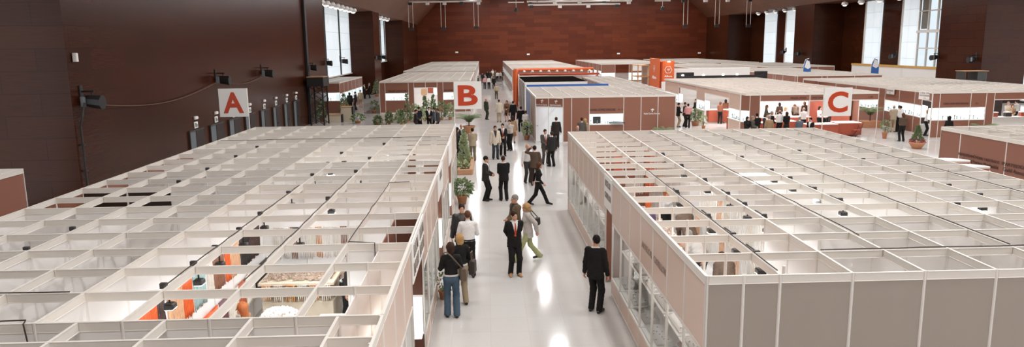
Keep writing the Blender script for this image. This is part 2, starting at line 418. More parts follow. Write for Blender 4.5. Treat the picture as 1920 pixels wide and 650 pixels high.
# ---- right block ----
RX, RY, RP = 2.90, 9.19, 1.03
RB = [(0, 3, 0, 8, 'right-hand aisle booth crowded with shoppers, nearest the camera'),
      (3, 6, 0, 3, 'blank white storage booth behind the grey front panels of the right block'),
      (3, 6, 3, 9, 'bright right-hand booth with strands of pearls on its inner wall'),
      (6, 9, 0, 4, 'right-hand front corner booth with cardboard boxes inside'),
      (6, 9, 4, 10, 'right-hand outer booth with small black spotlights, second from the camera'),
      (0, 3, 8, 16, 'farthest right-hand aisle booth with brown end panels'),
      (3, 6, 9, 16, 'farthest middle booth of the right block'),
      (6, 9, 10, 16, 'farthest outer booth of the right block, under the letter C sign')]
RW = [('R', 0, 0, .5, GREYP), ('R', 0, .5, 1, GREYP), ('R', 0, 1, 9, GREYP), ('R', 3, 3, 9, WHITE), ('C', 3, 3, 8, WHITE), ('C', 2, 0, 3, WHITE), ('C', 4, 0, 3, WHITE),
      ('C', 6, 0, 9, WHITE), ('C', 7, 0, 4, WHITE), ('R', 5, 6, 9, WHITE), ('C', 8, 3, 10, WHITE), ('R', 9, 3, 9, WHITE), ('R', 8, 0, .5, BROWN),
      ('C', .5, 7, 8, WHITE), ('C', 3, 8, 16, WHITE), ('C', 6, 9, 16, WHITE), ('R', 12, 3, 9, WHITE), ('R', 16, 1, 3, BROWN), ('R', 16, 3, 9, WHITE), ('R', 16, 0, 1, WHITE),
      ('C', 9, 0, 10, WHITE), ('C', 9, 10, 16, WHITE), ('R', 14, 4, 9, WHITE), ('C', 8, 10, 16, WHITE), ('R', 7, 6, 9, WHITE)]
rroots, RXf, RYf = booth_block(RX, 1, 9, RY, RP, RB, RW)
def aisle_right(r, j0, j1): run_cells(r, (RX, RYf(j1)), (RX, RYf(j0)), [('A', 1)]*round(j1-j0), BROWN_SHEEN)
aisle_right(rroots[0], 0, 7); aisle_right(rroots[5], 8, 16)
for (i, j, r) in ((.5, 13, 5), (.5, 14, 5), (1, 13, 5), (1, 14, 5), (1.5, 13, 5), (.5, 15, 5), (.6, 1, 0), (.6, 2, 0), (.6, 3, 0), (.6, 4, 0), (1.2, 0.35, 0), (.6, 5, 0)):
    q = rroots[r]; obj('post', post_mesh(), q, (RXf(i)-q.location.x, RYf(j)-q.location.y, 0))
# ------------------------------------------------------------------ far stands
def stand(label, x0, x1, y0, y1, front=None, left=None, right=None, back=None, pitch=1.0, brown=None, roof=True, lbrown=None):
    r = thing('exhibition_stand', label, 'exhibition stand', ((x0+x1)/2, (y0+y1)/2, 0))
    if roof: roof_grid(r, x0, x1, y0, y1, pitch)
    if front: run_cells(r, (x0, y0), (x1, y0), front, brown)
    if left: run_cells(r, (x0, y1), (x0, y0), left, lbrown or brown, last=not front)
    if right: run_cells(r, (x1, y0), (x1, y1), right, brown, first=not front)
    if back: run_cells(r, (x1, y1), (x0, y1), back, brown)
    return r
def letter_on(r, txt, x, y, z, w, h, m, rz=0, lab=None, **k):
    o = obj('lettering', text_mesh(txt, w, h, m, **k), r, (x-r.location.x, y-r.location.y, z), rz)
    if lab: o['label'] = lab
    return o
def logo_on(r, x, y, z, s, rz=0):
    q = MB()      # small winged mark: three leaf blades on a stalk
    for a, L in ((.35, 1.), (1.1, .9), (2.3, .6), (-1.35, .8)):
        c, d = math.cos(a), math.sin(a); n = (-d, c)
        pts = [(0,0),(c*L*.5+n[0]*.22, d*L*.5+n[1]*.22),(c*L, d*L),(c*L*.5-n[0]*.22, d*L*.5-n[1]*.22)]
        v = [(px*s, -.004, pz*s) for px, pz in pts] + [(px*s, .004, pz*s) for px, pz in pts]
        q.add(v, [(3,2,1,0),(4,5,6,7)] + [(i,(i+1)%4,4+(i+1)%4,4+i) for i in range(4)])
    q.build('logo', LETW, r, (x-r.location.x, y-r.location.y, z), rz)

# corner stand with the wide showcase, facing the camera across the aisle
raf = stand('brown corner stand with white doors and wide lit showcase, behind the right block', 2.96, 11.48, 43.8, 49, None,
            [('P', 1)]*4, [('P', 2)]*2)
run_cells(raf, (4.62, 43.8), (11.48, 43.8), [('P', .52), ('P', 1.08), ('V', 2.1, 1.12, 1.72), ('P', 1.06), ('P', 1.04), ('P', 1.06)])
run_cells(raf, (2.96, 44.8), (4.62, 43.85), [('D', .9), ('D', .9)], last=False)
letter_on(raf, 'RAFAEL GOMEZ SANCHEZ', 7.05, 43.77, 2.0, 1.55, .13, INK)
for (x, y, z, w, rz) in ((10.05, 43.77, 1.72, .98, 0), (3.37, 44.53, 2.3, .74, -.52), (4.19, 44.06, 2.3, .74, -.52)):
    letter_on(raf, 'Rafael Gomez Sanchez', x, y, z, w, .1, LETW, rz, bold=.01); logo_on(raf, x, y, z+.2, .16, rz)
q = MB(); q.bbox(-.24, .24, -.02, .02, 0, .42, .01); q.build('picture_card', DARK, raf, (6.7-raf.location.x, 43.95-raf.location.y, 1.15)).__setitem__('label', 'dark picture card in the showcase')
q = MB(); q.lathe([(.02,0),(.5,.02),(.52,.05),(.1,.09)], n=14); q.build('jewel_tray', DARK, raf, (7.95-raf.location.x, 44.0-raf.location.y, 1.15))
# blue stand
blu = stand('stand with blue side panel and blue edge between the corner stand and the black-roofed one', 2.96, 9.2, 49.2, 54.4, None, [('P', 1)]*4, None, brown=BLUE)
q = MB(); q.bbox(0, 6.15, -.03, .03, 0, .2, .01); q.build('fascia_panel', BLUE, blu, (-3.075, 2.6, 2.8))
stand('plain pale-roofed stand to the right of the blue stand', 9.35, 12.0, 49.2, 54.1, [('P', 1.3)]*2, None, [('P', 1.6)]*3)
# plain stand to the right of it
stand('plain pale-roofed stand to the right of the black-roofed stand, reaching far back', 9.35, 12.1, 54.4, 71, [('P', 1)]*3, [('P', 2)]*8, [('P', 2)]*8)
# black-roofed stand
blk = stand('stand with a flat black roof and white front edge', 3.2, 8.4, 60.6, 70.5, [('W', 1.3)]*4, [('P', 1.6), ('N', 1.2), ('P', 1.2), ('N', .8), ('P', 1.2), ('P', 1)], [('W', 2)]*4, brown=mat('dark_stain_panel', '#4a372c', .4))
q = MB(); q.bbox(0, 5.2, 0, 9.9, 0, .05, .02); q.build('roof_panel', mat('black_roof_net', '#171411', 1., var=.6, scale=20, spec=0, bump=.5), blk, (-2.6, -4.95, 2.86)).__setitem__('label', 'flat black roof')
q = MB(); q.bbox(0, 5.24, -.05, 0, 0, .38, .01); q.build('fascia_panel', WHITE2, blk, (-2.62, -4.97, 2.5))
# orange pipe stand
org = thing('exhibition_stand', 'stand framed by thick orange pipes beyond the black-roofed stand', 'exhibition stand', (6.9, 74, 0))
def opart(name, m, fn, lab=None):
    q = MB(); fn(q); o = q.build(name, m, org, (0,0,0), 0, True)
    if lab: o['label'] = lab
opart('pipe_frame', ORANGE, lambda q: q.tube([(-3.95,-3,0),(-3.95,-3,3.3),(-3.88,-2.95,3.5),(-3.7,-2.8,3.56),(3.6,-2.6,3.56)], .15, 12), 'thick orange pipe')
opart('front_beam', ORANGED, lambda q: q.bbox(-3.7, 4.1, -3.4, -3.2, 3.02, 3.2, .03))
opart('rear_pipe', ORANGE, lambda q: q.tube([(-3.95,3,0),(-3.95,3,3.2),(-3.9,2.8,3.35),(-3.9,-2.8,3.5)], .15, 10))
opart('wall_panel', WHITE2, lambda q: q.bbox(-3.6, 3.9, -2.2, -2.1, .05, 3.0, .02))
opart('side_panel', ORANGED, lambda q: q.bbox(-3.9, -3.8, -2.6, 2.6, .05, 1.9, .02))
opart('rear_wall', WHITE2, lambda q: q.bbox(-3.6, 3.9, 3.0, 3.1, .05, 2.9, .02))
for k in range(9):
    q = MB(); q.lathe([(.02,.16),(.1,.14),(.15,0),(.13,-.02)], (0,0,0), 10); o = q.build('spot_lamp', WHITE2, org, (-3.2+k*.8, -3.0, 3.36)); 
# farther stands
stand('far pale-roofed stand right of the aisle, behind the orange pipes', 3.4, 13.4, 96, 148, [('P', 2.5)]*4, [('V', 3), ('P', 1), ('V', 3)]*7, None, pitch=2)
f1 = stand('far brown-fronted stand before the back wall, left of the orange tower', 18.2, 29.5, 115, 148, [('V', 2.2, .3, 1.4), ('N', 2.2), ('V', 4.4, .3, 1.4), ('P', 2.5)], [('P', 1.5), ('V', 3)]*7, None, pitch=2)
q = MB(); q.bbox(-.9, .9, -.03, 0, 0, .9, .02); q.build('poster', LETW, f1, (24-f1.location.x, 114.95-115-16.5, 1.7)).__setitem__('label', 'white poster')
stand('far stand in the back right corner of the hall', 32, 43, 114, 148, [('P', 2), ('V', 3), ('P', 2), ('V', 3)], [('P', 2)]*16, None, pitch=2)
stand('farther stand near the right-hand windows, one behind the other', 36, 44.5, 92, 111, [('P', 2)]*4, [('P', 2)]*9, None, pitch=1.5)
stand('stand with thin brown fronts behind the black fascia', 26.2, 34.5, 92, 111, [('P', 2)]*4, [('V', 3), ('P', 1)]*4, None, pitch=1.5)
stand('pale-roofed stand in the third row, under the blue feather flags', 29, 37, 67, 88, [('P', 2.2), ('P', .5), ('V', 2.5), ('P', 2.5)], [('P', 2), ('V', 3), ('P', .6)]*4, None)
# black fascia stand and orange tower
bf = thing('exhibition_stand', 'white-walled stand with a black fascia and small lamps behind the busy stand', 'exhibition stand', (21, 72, 0))
def bpart(name, m, fn, lab=None):
    q = MB(); fn(q); o = q.build(name, m, bf)
    if lab: o['label'] = lab
bpart('fascia_panel', BLACK, lambda q: q.bbox(-3.6, 4.4, -6, -5.85, 2.3, 2.98, .02), 'black fascia'); bpart('fascia_end', BLACK, lambda q: q.bbox(-3.6, -2, -5.85, -5.7, 2.3, 3.28, .02)); bpart('fascia_end', BLACK, lambda q: q.bbox(3.6, 4.8, -5.85, -5.7, 2.3, 3.3, .02))
bpart('wall_panel', WHITE2, lambda q: q.bbox(-3.2, 4.2, -3, -2.9, .05, 3.55, .02)); bpart('side_wall', WHITE2, lambda q: q.bbox(-3.2, -3.1, -5.7, 5, .05, 2.6, .02)); bpart('side_wall', WHITE2, lambda q: q.bbox(4.1, 4.2, -5.7, 5, .05, 2.6, .02))
bpart('rear_wall', WHITE2, lambda q: q.bbox(-3.2, 4.2, 5, 5.1, .05, 3.2, .02))
for x in (-3.1, -1.2, .6, 1.9): bpart('spot_lamp', LAMP, lambda q, x=x: q.lathe([(.03,.12),(.1,.1),(.12,0),(.1,-.01)], (x, -6.1, 3.0), 10), 'small glowing lamp')
tw = thing('advertising_tower', 'orange advertising tower with a white hexagon emblem beside the black fascia', 'advertising tower', (16.5, 68, 0))
def tpart(name, m, fn, lab=None):
    q = MB(); fn(q); o = q.build(name, m, tw)
    if lab: o['label'] = lab
tpart('front_panel', ORANGE, lambda q: q.bbox(-.5, .6, -2.1, -2, 2.5, 4.35, .02)); tpart('side_panel', ORANGE, lambda q: q.bbox(-.75, -.65, -1.9, 1.9, 1.9, 4.55, .02)); tpart('core', ORANGED, lambda q: q.bbox(-.62, .5, -1.98, 1.8, .0, 4.3, .03))
tpart('plinth', WHITE2, lambda q: q.bbox(-.55, .65, -2.15, -1.99, 0, 2.49, .02)); tpart('lamp', LAMP, lambda q: q.lathe([(.02,.1),(.1,.08),(.14,0)], (.05, -2.3, 4.25), 10), 'glowing lamp')
def hexm(s):
    q = MB()
    for k in range(6):
        a, b = k*PI/3+0, (k+1)*PI/3
        v = []
        for (aa, rr) in ((a, s), (b, s), (b, s*.86), (a, s*.86)): v.append((rr*math.cos(aa), -.006, rr*math.sin(aa)))
        v += [(x, .0, z) for x, _, z in v]
        q.add(v, [(0,1,2,3),(7,6,5,4),(0,4,5,1),(2,6,7,3),(1,5,6,2),(3,7,4,0)])
    q.tube([(-s*.35,0,-s*.1),(-s*.2,0,s*.2),(s*.15,0,s*.2),(s*.25,0,-s*.1),(0,0,-s*.28),(-s*.1,0,0),(s*.1,0,s*.02),(s*.55,0,s*.3)], s*.06, 6)
    return q
hexm(.36).build('emblem', LETW, tw, (.05, -2.11, 3.55)); hexm(.34).build('emblem', LETW, tw, (-.76, 0, 3.6), -PI/2)
obj('lettering', text_mesh('Allura', .72, .16, LETW, bold=.04), tw, (.05, -2.105, 2.98)); obj('lettering', text_mesh('Allura', 1.7, .3, LETW, bold=.04), tw, (-.755, 0, 2.8), -PI/2)
kw = thing('display_kiosk', 'tan wooden display kiosk left of the orange tower', 'display kiosk', (15.3, 72, 0))
for (a, b, c, d, e, f) in ((-.6,-.5,-1.5,-1.4,0,3.9),(.5,.6,-1.5,-1.4,0,3.9),(-.6,-.5,1.4,1.5,0,3.9),(.5,.6,1.4,1.5,0,3.9)): q = MB(); q.bbox(a,b,c,d,e,f,.01); q.build('post', TAN, kw)
for z in (.0, 1.9, 2.7, 3.8): q = MB(); q.bbox(-.6,.6,-1.5,1.5,z,z+.08,.01); q.build('shelf', TAN, kw)
q = MB(); q.bbox(.4,.5,-1.4,1.4,.1,3.8,.01); q.build('back_panel', mat('pale_print', '#c9b5a6', .6, var=.4, scale=4), kw)

# busy stand under the letter C
cst = stand('busy open-fronted stand with red tables and many visitors, behind the letter C sign', 15.7, 23.9, 43.5, 64, None, None, [('O', 2.2, 2.35)] + [('P', 2)]*9)
run_cells(cst, (15.85, 64), (15.7, 44.4), [('V', 4.6, 1.1, 1.75), ('O', 5.3), ('V', 2.1, 1.1, 1.75), ('O', 5.4), ('V', 2.1, 1.1, 1.75)], BROWN_SHEEN)
run_cells(cst, (15.7, 44.3), (16.6, 43.5), [('V', .55, 1.1, 1.75), ('P', .6)])
run_cells(cst, (16.6, 43.5), (23.9, 43.5), [('O', 3.05), ('O', 4.25)])
letter_on(cst, 'MIGUEL ANGEL', 18.95, 43.46, 2.56, 1.0, .12, INK); letter_on(cst, 'DIAZ NAVARRETE', 20.35, 43.46, 2.56, 1.15, .12, INK)
q = MB(); q.bbox(0, 4, -.04, .04, .05, 2.7, .01); q.build('rear_wall', WHITE2, cst, (19.8-cst.location.x, 52.6-cst.location.y, 0)).__setitem__('label', 'white inner wall')
for k in range(14):
    q = MB(); q.bbox(-.2, .2, -.02, .02, 0, .45, .01); q.build('display_board', LIT, cst, (20.05+(k % 7)*.56-cst.location.x, 52.5-cst.location.y, 1.3+.62*(k//7)))
q = MB(); q.bbox(0, .05, 0, 6, .05, 2.7, .01); q.build('inner_wall', REDCLOTH, cst, (23.7-cst.location.x, 46.5-cst.location.y, 0))
# corner stand at the right with the lit band
dst = stand('brown stand with long lit showcase band at the far right', 26.9, 37, 42.8, 61, None, None, None, [('P', 2)]*5)
run_cells(dst, (28.2, 61), (27.5, 45.7), [('V', 3.5, 1.15, 1.85), ('V', 3.5, 1.15, 1.85), ('V', 3.5, 1.15, 1.85), ('P', .9), ('V', 1.9, 1.15, 1.85), ('V', 1.9, 1.15, 1.85)])
run_cells(dst, (27.5, 45.7), (26.85, 42.85), [('V', 1.2, 1.15, 1.85), ('O', 1.5, 2.25)], first=False)
run_cells(dst, (26.85, 42.8), (37, 42.8), [('V', .45, 1.15, 1.85), ('V', 1.9, 1.15, 1.85), ('V', .95, 1.15, 1.85), ('P', .5), ('O', 3.1, 2.3), ('O', 3.2, 2.3)])
letter_on(dst, 'CORAL SPAIN MEDITERRANEO', 28.3, 42.76, 2.13, 1.55, .1, INK); letter_on(dst, 'S.L.', 29.6, 42.76, 2.13, .2, .09, INK)
q = MB(); q.bbox(0, 5.9, 0, .7, 0, .06, .01); q.build('counter', WHITE2, dst, (30.8-dst.location.x, 44.6-dst.location.y, 1.0)); q = MB(); q.bbox(0, 5.9, .1, .6, 0, 1.0, .01); q.build('counter_front', WHITE2, dst, (30.8-dst.location.x, 44.6-dst.location.y, 0))
q = MB(); q.bbox(0, 6, 0, .05, .05, 2.7, .01); q.build('inner_wall', mat('dark_inner_wall', '#3a2c26', .6), dst, (30.8-dst.location.x, 50.5-dst.location.y, 0))
for (x, y, rz, l) in ((27.0, 43.6, -1.34, ''), (27.62, 48.6, -1.61, '')):
    q = MB(); q.bbox(-.5, .5, -.02, .02, 0, .5, .01); o = q.build('name_board', WHITE2, dst, (x-.12-dst.location.x, y-dst.location.y, 2.32), rz); o['label'] = 'white name board'
    for k, t in enumerate(('CORAL SPAIN', 'MEDITERRANEO', 'S.L.')):
        obj('lettering', text_mesh(t, (.8, .85, .2)[k], .1, INKG), o, (0, -.024, .4-k*.15))
# near right stand with the Hungarian lettering
nst = stand('near right stand with dark Hungarian lettering on brown panels', 16.3, 22.2, 13, 25.3, None, [('P', 1.0), ('P', 2.06), ('P', 2.06), ('P', 2.06), ('P', 2.06), ('P', 2.06)], None, [('W', 1)]*6)
ro = -PI/2
letter_on(nst, 'NEMESFÉMMŰVESEK ORSZÁGOS', 16.27, 23.2, 2.06, 2.0, .12, INK, ro); letter_on(nst, 'IPARTESTÜLETE', 16.27, 21.4, 2.06, 1.35, .12, INK, ro)
letter_on(nst, 'National Precious Metalsmiths', 16.27, 23.1, 1.88, 1.75, .12, INK, ro); letter_on(nst, 'Guild Association', 16.27, 21.35, 1.88, 1.3, .12, INK, ro)
run_cells(nst, (17.6, 25.2), (17.6, 15), [('W', 1)]*10, posts=False); run_cells(nst, (19.5, 25.2), (19.5, 15), [('W', 1)]*10, posts=False); run_cells(nst, (16.4, 22.3), (22, 22.3), [('W', 1)]*5, posts=False); run_cells(nst, (16.4, 19.2), (22, 19.2), [('W', 1)]*5, posts=False)
# curved white counter at the far right corner of the right block
cc = thing('reception_counter', 'rounded white counter with brown panels at the outer edge of the right block', 'counter', (13.1, 17.6, 0))
for k, (x0, y0, w) in enumerate(((-.55, 1.3, 1.0), (-.75, .3, 1.1))):
    q = MB(); pr = [(w*.5*math.cos(a), .5*math.sin(a)) for a in [PI*t/14 for t in range(15)]]
    v = [(x, y, 0) for x, y in pr] + [(x, y, .08) for x, y in pr]; n = len(pr)
    q.add(v, [(i,(i+1)%n,n+(i+1)%n,n+i) for i in range(n)] + [tuple(range(n-1,-1,-1)), tuple(range(n,2*n))]); q.build('header', WHITE2, cc, (x0, y0, 2.62))
    q = MB(); q.bbox(-w*.5, w*.5, 0, .03, 0, .45, .006); q.build('header_panel', BROWN, cc, (x0, y0-.02, 2.2)); 
    for sx in (-1, 1): obj('post', post_mesh(2.62), cc, (x0+sx*w*.48, y0, 0))
# left stands of the middle row
b1 = stand('brown stand with two lit showcases behind the hedge and the letter B sign', -9.6, -1.45, 65.7, 89.5, [('P', .52), ('V', 2.2, 1.19, 1.79), ('P', .52), ('O', 1.1, 2.25), ('O', 1.1, 2.25), ('P', .55), ('V', 2.1, 1.19, 1.79), ('P', .5)], [('P', 2)]*12, [('V', 3), ('P', 1)]*6)
def scribble(r, x, y, z, w, h):      # lettering too small to read in the photo: a row of dark strokes
    q = MB(); rr = random.Random(int(w*100)); s = -w/2
    while s < w/2:
        if rr.random() > .16: hh = h*rr.uniform(.75, 1); q.box(s, s+.03, -.003, .003, 0, hh)
        s += .05
    q.build('lettering', INK, r, (x-r.location.x, y-r.location.y, z))
scribble(b1, -7.95, 65.66, 1.95, 1.75, .12); scribble(b1, -3.2, 65.66, 1.95, 1.3, .12); scribble(raf, 8.12, 43.77, 1.97, .26, .07); scribble(cst, 23.4, 43.46, 2.52, .3, .07)
q = MB(); q.bbox(0, 7.6, 0, .05, .05, 2.7, .01); q.build('inner_wall', WHITE2, b1, (-9.3-b1.location.x, 70.5-b1.location.y, 0))
for k in range(5):
    q = MB(); q.bbox(-.25, .25, -.02, .02, 0, .6, .01); q.build('poster', (TAN, REDCLOTH, LIT, TAN, DARK)[k], b1, (-6.0+k*.6-b1.location.x, 70.4-b1.location.y, 1.3+.2*(k % 2)))
stand('pale-roofed stand second in depth left of the far aisle', -10.6, -1.45, 94.3, 107, [('V', 3), ('P', 1)]*2, None, [('V', 3), ('P', 1)]*3, pitch=1.5)
stand('pale-roofed stand farthest left of the far aisle, before the back wall', -10.9, -1.45, 110, 148, [('P', 3)]*3, None, [('V', 3), ('P', 1)]*9, pitch=2)
stand('small stand under the tall daylit blinds at left', -15.6, -13.2, 66, 78, [('V', .7, 1.2, 1.9), ('V', 1.7, 1.2, 1.9)], None, [('V', 2, 1.0, 1.8)]*6)
stand('brown stand cut off by the left edge of the photo', -17.2, -12.35, 12.2, 19.4, None, None, [('P', 2.4)]*3, [('P', 1.6)]*3)
# ------------------------------------------------------------------ the hall
q = MB(); q.add([(-40,-12,0),(80,-12,0),(80,160,0),(-40,160,0)], [(0,1,2,3)]); struct('floor', q, FLOOR)
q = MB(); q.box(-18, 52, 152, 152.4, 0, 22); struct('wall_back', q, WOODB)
# left wall: long pier with the service doors, glazed bays between the piers
XL, XR = -14., 46.
def pier(q, x0, x1, y0, y1, h): q.box(x0, x1, y0, y1, 0, h)
q = MB()
pier(q, -17.6, XL, 25, 64.5, 10.4); pier(q, -17.6, XL, 92.7, 98.3, 10.4); pier(q, -17.6, XL, 125.4, 152, 10.4); pier(q, -17.6, XL, -12, 2, 10.4)
q.box(-17.6, -17.2, 2, 25, 0, .3); q.box(-17.6, -17.2, 64.5, 92.7, 0, 2.8); q.box(-17.6, -17.2, 98.3, 125.4, 0, 3.6)
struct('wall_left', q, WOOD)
q = MB()
pier(q, XR, 51, 66.4, 73.2, 11.2); pier(q, XR, 54, 102, 108.3, 11.2); pier(q, XR, 54, 138.4, 152, 11.2); pier(q, XR, 51, 20, 40, 11.2); pier(q, XR, 51, -12, 4, 11.2)
q.box(50.3, 50.7, 87.2, 92, 0, 11.2); q.box(50.3, 50.7, 95.8, 102, 0, 11.2); q.box(50.3, 50.7, 121.5, 125.8, 0, 11.2); q.box(50.3, 50.7, 131, 138.4, 0, 11.2); q.box(50.3, 50.7, 108.3, 117.6, 0, 11.2)
q.box(50.3, 50.7, 73.2, 78.6, 0, 3)
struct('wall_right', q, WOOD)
q = MB(); q.box(-40, 80, -12.4, -12, 0, 22); struct('wall_front', q, WOOD)
# ceiling: flat middle, slopes to the bay heads
q = MB(); pr = [(-18, 10.2), (-14, 10.3), (-8, 16.5), (-2, 18.5), (34, 18.5), (40, 16.5), (46, 11.1), (55, 11.1)]
n = len(pr)
v = [(x, -12, z) for x, z in pr] + [(x, 152.2, z) for x, z in pr]
q.add(v, [(i, n+i, n+i+1, i+1) for i in range(n-1)]); struct('ceiling', q, CEILW)
# low white parapet with ochre rail in the right bay
q = MB(); q.box(47, 47.25, 73.2, 92.5, 0, 2.9); struct('trim_1', q, WHITE2)
q = MB(); q.bbox(46.9, 47.35, 73.2, 92.5, 2.9, 3.12, .03); struct('trim_2', q, OCHRE)

def glazing(name, x, y0, y1, z0, z1, mull, m=None, inner=1):
    r = obj(name, None, None, (x, y0, 0)); r['kind'] = 'structure'
    q = MB(); q.box(-.03, .03, 0, y1-y0, z0, z1); q.build('blind', m or BLINDM, r)
    for y in mull:
        q = MB(); q.bbox(-.16, .16, y-y0-.14, y-y0+.14, z0, z1, .02); q.build('mullion', DARK if inner else ALU, r)
    q = MB(); q.bbox(-.2, .2, 0, y1-y0, z0-.12, z0, .02); q.build('window_sill', ALU, r)
    return r
glazing('window_1', -17.0, 2, 25, .3, 10.2, (8, 14, 20), BLINDS)
glazing('window_2', -17.0, 64.5, 92.7, 2.8, 10.2, (70, 78.3, 86))
glazing('window_3', -17.0, 98.3, 125.4, 3.6, 10.2, (105, 112, 119.4, 124))
glazing('window_4', 50.2, 92, 95.8, 0, 11, (95.8,), None, 0)
glazing('window_5', 50.2, 83.9, 87.2, 0, 11, (87.2,), None, 0)
glazing('window_6', 50.2, 117.6, 121.5, 2.6, 11, (121.5,), None, 0)
glazing('window_7', 50.2, 125.8, 131, 2.0, 11, (), None, 0)
glazing('window_8', 50.2, 40, 66.4, .3, 11, (46, 53, 60), BLINDS, 0)
glazing('window_9', 50.2, 4, 20, .3, 11, (10, 15), None, 0)
# real clear window with its frame and the pale building outside
w = obj('window_10', None, None, (50.2, 78.6, 0)); w['kind'] = 'structure'
q = MB(); q.box(-.01, .01, 0, 5.3, 2.9, 11); q.build('pane', GLASS, w)
for y in (0, 1.7, 3.4, 5.2): q = MB(); q.bbox(-.1, .1, y-.09, y+.09, 2.9, 11, .02); q.build('mullion', ALU, w)
for z in (2.9, 5.0, 7.0, 9.2): q = MB(); q.bbox(-.09, .09, 0, 5.3, z-.07, z+.07, .02); q.build('transom', ALU, w)
q = MB(); q.bbox(-.2, .2, -.2, 5.4, 6.75, 7.0, .03); q.build('transom_beam', WHITE2, w)
q = MB(); q.bbox(.3, .4, 4.1, 5.3, 7.2, 11, .02); q.build('blind', mat('taupe_blind', '#a39a90', .7), w)
ob = thing('building', 'pale building seen outside through the clear right-hand window', 'building', (72, 104, 0))
q = MB(); q.bbox(0, 8, -12, 10, 0, 12, .1); q.build('wall', mat('pale_render', '#d5dade', .7, emit=.0), ob)
for k in range(6):
    for z in (2.2, 5.2, 8.2): q = MB(); q.bbox(-.06, .02, -10.5+k*3.3, -8.7+k*3.3, z, z+1.5, .02); q.build('window', mat('blue_grey_window', '#9fb0ba', .3), ob)
# service doors in the left wall, exit signs and lamps above each
DY = [(34.3, 36.0), (36.9, 38.7), (39.6, 41.4), (42.3, 44.1), (45.2, 46.9), (47.8, 49.4), (50.4, 52.1), (52.9, 54.7)]
for k, (a, b) in enumerate(DY):
    d = obj('door_%d' % (k+1), None, None, (XL, (a+b)/2, 0)); d['kind'] = 'structure'; h = (b-a)/2
    q = MB(); q.bbox(-.02, .05, -h*.1, h, 0, 2.08, .01); q.build('door_leaf', mat('near_black_door', '#231512', .4), d)
    q = MB(); q.bbox(-.02, .03, -h, -h*.1, 0, 2.08, .01); q.build('side_light', mat('smoked_glass', '#666e73', .3), d)
    q = MB(); q.bbox(.0, .09, -h-.05, -h, 0, 2.12, .01); q.bbox(.0, .09, -h, h, 2.08, 2.14, .01); q.build('door_frame', DARK, d)
    q = MB(); q.tube([(.05, h*.1, 1.0), (.12, h*.1, 1.0), (.12, h*.6, 1.0), (.05, h*.6, 1.0)], .02, 6); q.build('push_bar', DARK, d)
    nth = ('nearest', 'second', 'third', 'fourth', 'fifth', 'sixth', 'seventh', 'farthest')[k]
    s = thing('exit_sign', 'white exit sign over the %s of the eight service doors on the left wall' % nth, 'sign', (XL+.03, (a+b)/2, 2.2), 0, None)
    q = MB(); q.bbox(-.02, .03, -.2, .2, 0, .3, .01); bd = q.build('board', PAPER, s)
    q = MB(); q.box(.03, .036, -.13, -.02, .05, .25); q.tube([(.034,.04,.2),(.034,.09,.12),(.034,.05,.05)], .018, 5); q.tube([(.034,.02,.14),(.034,.14,.13)], .015, 5); q.build('pictogram', mat('sign_green', '#28463a', .5), bd)
    l = thing('emergency_lamp', 'small white emergency lamp above the %s service door' % nth, 'lamp', (XL+.03, (a+b)/2, 2.62))
    q = MB(); q.bbox(-.02, .08, -.17, .17, 0, .14, .02); q.build('housing', WHITE2, l); q = MB(); q.bbox(.08, .1, -.14, .14, .02, .12, .01); q.build('diffuser', PAPER, l)
# wall spotlights (black theatre lanterns) on brackets
WCAB = mat('brown_cable', '#6b4a34', .7)
def lantern(label, x, y, z, s=1., side=1):
    s *= .85; z += .12
    r = thing('wall_spotlight', label, 'spotlight', (x, y, z), 0)
    q = MB(); q.bbox(-.05, .05, -.12*s, .12*s, -.2*s, .5*s, .02); q.build('wall_plate', BLACK, r)
    q = MB(); q.tube([(0,0,.25*s),(side*.55*s,0,.25*s)], .035*s, 6); q.tube([(side*.45*s,0,.25*s),(side*.45*s,0,.05*s)], .03*s, 6); q.build('bracket', BLACK, r)
    q = MB(); c, d = side*.45*s, -.15*s
    v = []
    for (xx, w, hh) in ((-.3, .17, .2), (-.12, .27, .26), (.4, .31, .3)):
        for k in range(8): a = PI/8+k*PI/4; v.append((c+side*xx*s, w*s*math.cos(a), d-xx*.12*s+hh*s*math.sin(a)))
    q.add(v, [(k,(k+1)%8,8+(k+1)%8,8+k) for k in range(8)] + [(8+k,8+(k+1)%8,16+(k+1)%8,16+k) for k in range(8)] + [tuple(range(16,24)), tuple(range(7,-1,-1))]); hs_ = q.build('housing', BLACK, r)
    q = MB(); q.bbox(c-.34*s, c-.14*s, -.29*s, -.25*s, d-.2*s, d+.22*s, .03); q.bbox(c-.34*s, c-.14*s, .25*s, .29*s, d-.2*s, d+.22*s, .03); q.build('yoke', mat('yoke_grey', '#7b8083', .4), hs_)
for lab, x, y, z, s, sd in (('black wall spotlight nearest the camera on the left wall, by the pier edge', -14, 25.6, 4.2, 1., 1), ('black wall spotlight above the letter A sign', -14, 38.3, 4.35, 1., 1), ('black wall spotlight third along the left wall', -14, 46.1, 4.4, 1., 1),
        ('black wall spotlight beside the dark vertical duct', -14, 58, 4.4, 1., 1), ('black spotlight at the left edge of the tall blinds', -14.2, 64.7, 4.6, 1., 1), ('black spotlight in front of the tall blinds mullion', -14.2, 72, 4.6, 1., 1),
        ('black spotlight on the far red pier at left', -14, 93.5, 4.6, 1.1, 1), ('black spotlight before the second tall blinds', -14.2, 99, 4.6, 1.1, 1),
        ('black spotlight on the brown pier right of the far blinds', 46, 105.5, 4.2, 1.2, -1), ('black spotlight before the far right blinds', 46.2, 111.5, 4.4, 1.2, -1), ('black spotlight by the middle right blinds', 46.2, 81, 4.2, 1.1, -1),
        ('black spotlight at the left edge of the right brown pier', 46, 73.0, 4.2, 1.1, -1), ('black spotlight at the right edge of the right brown pier', 46, 67.2, 4.1, 1.1, -1)):
    lantern(lab, x, y, z, s, sd)
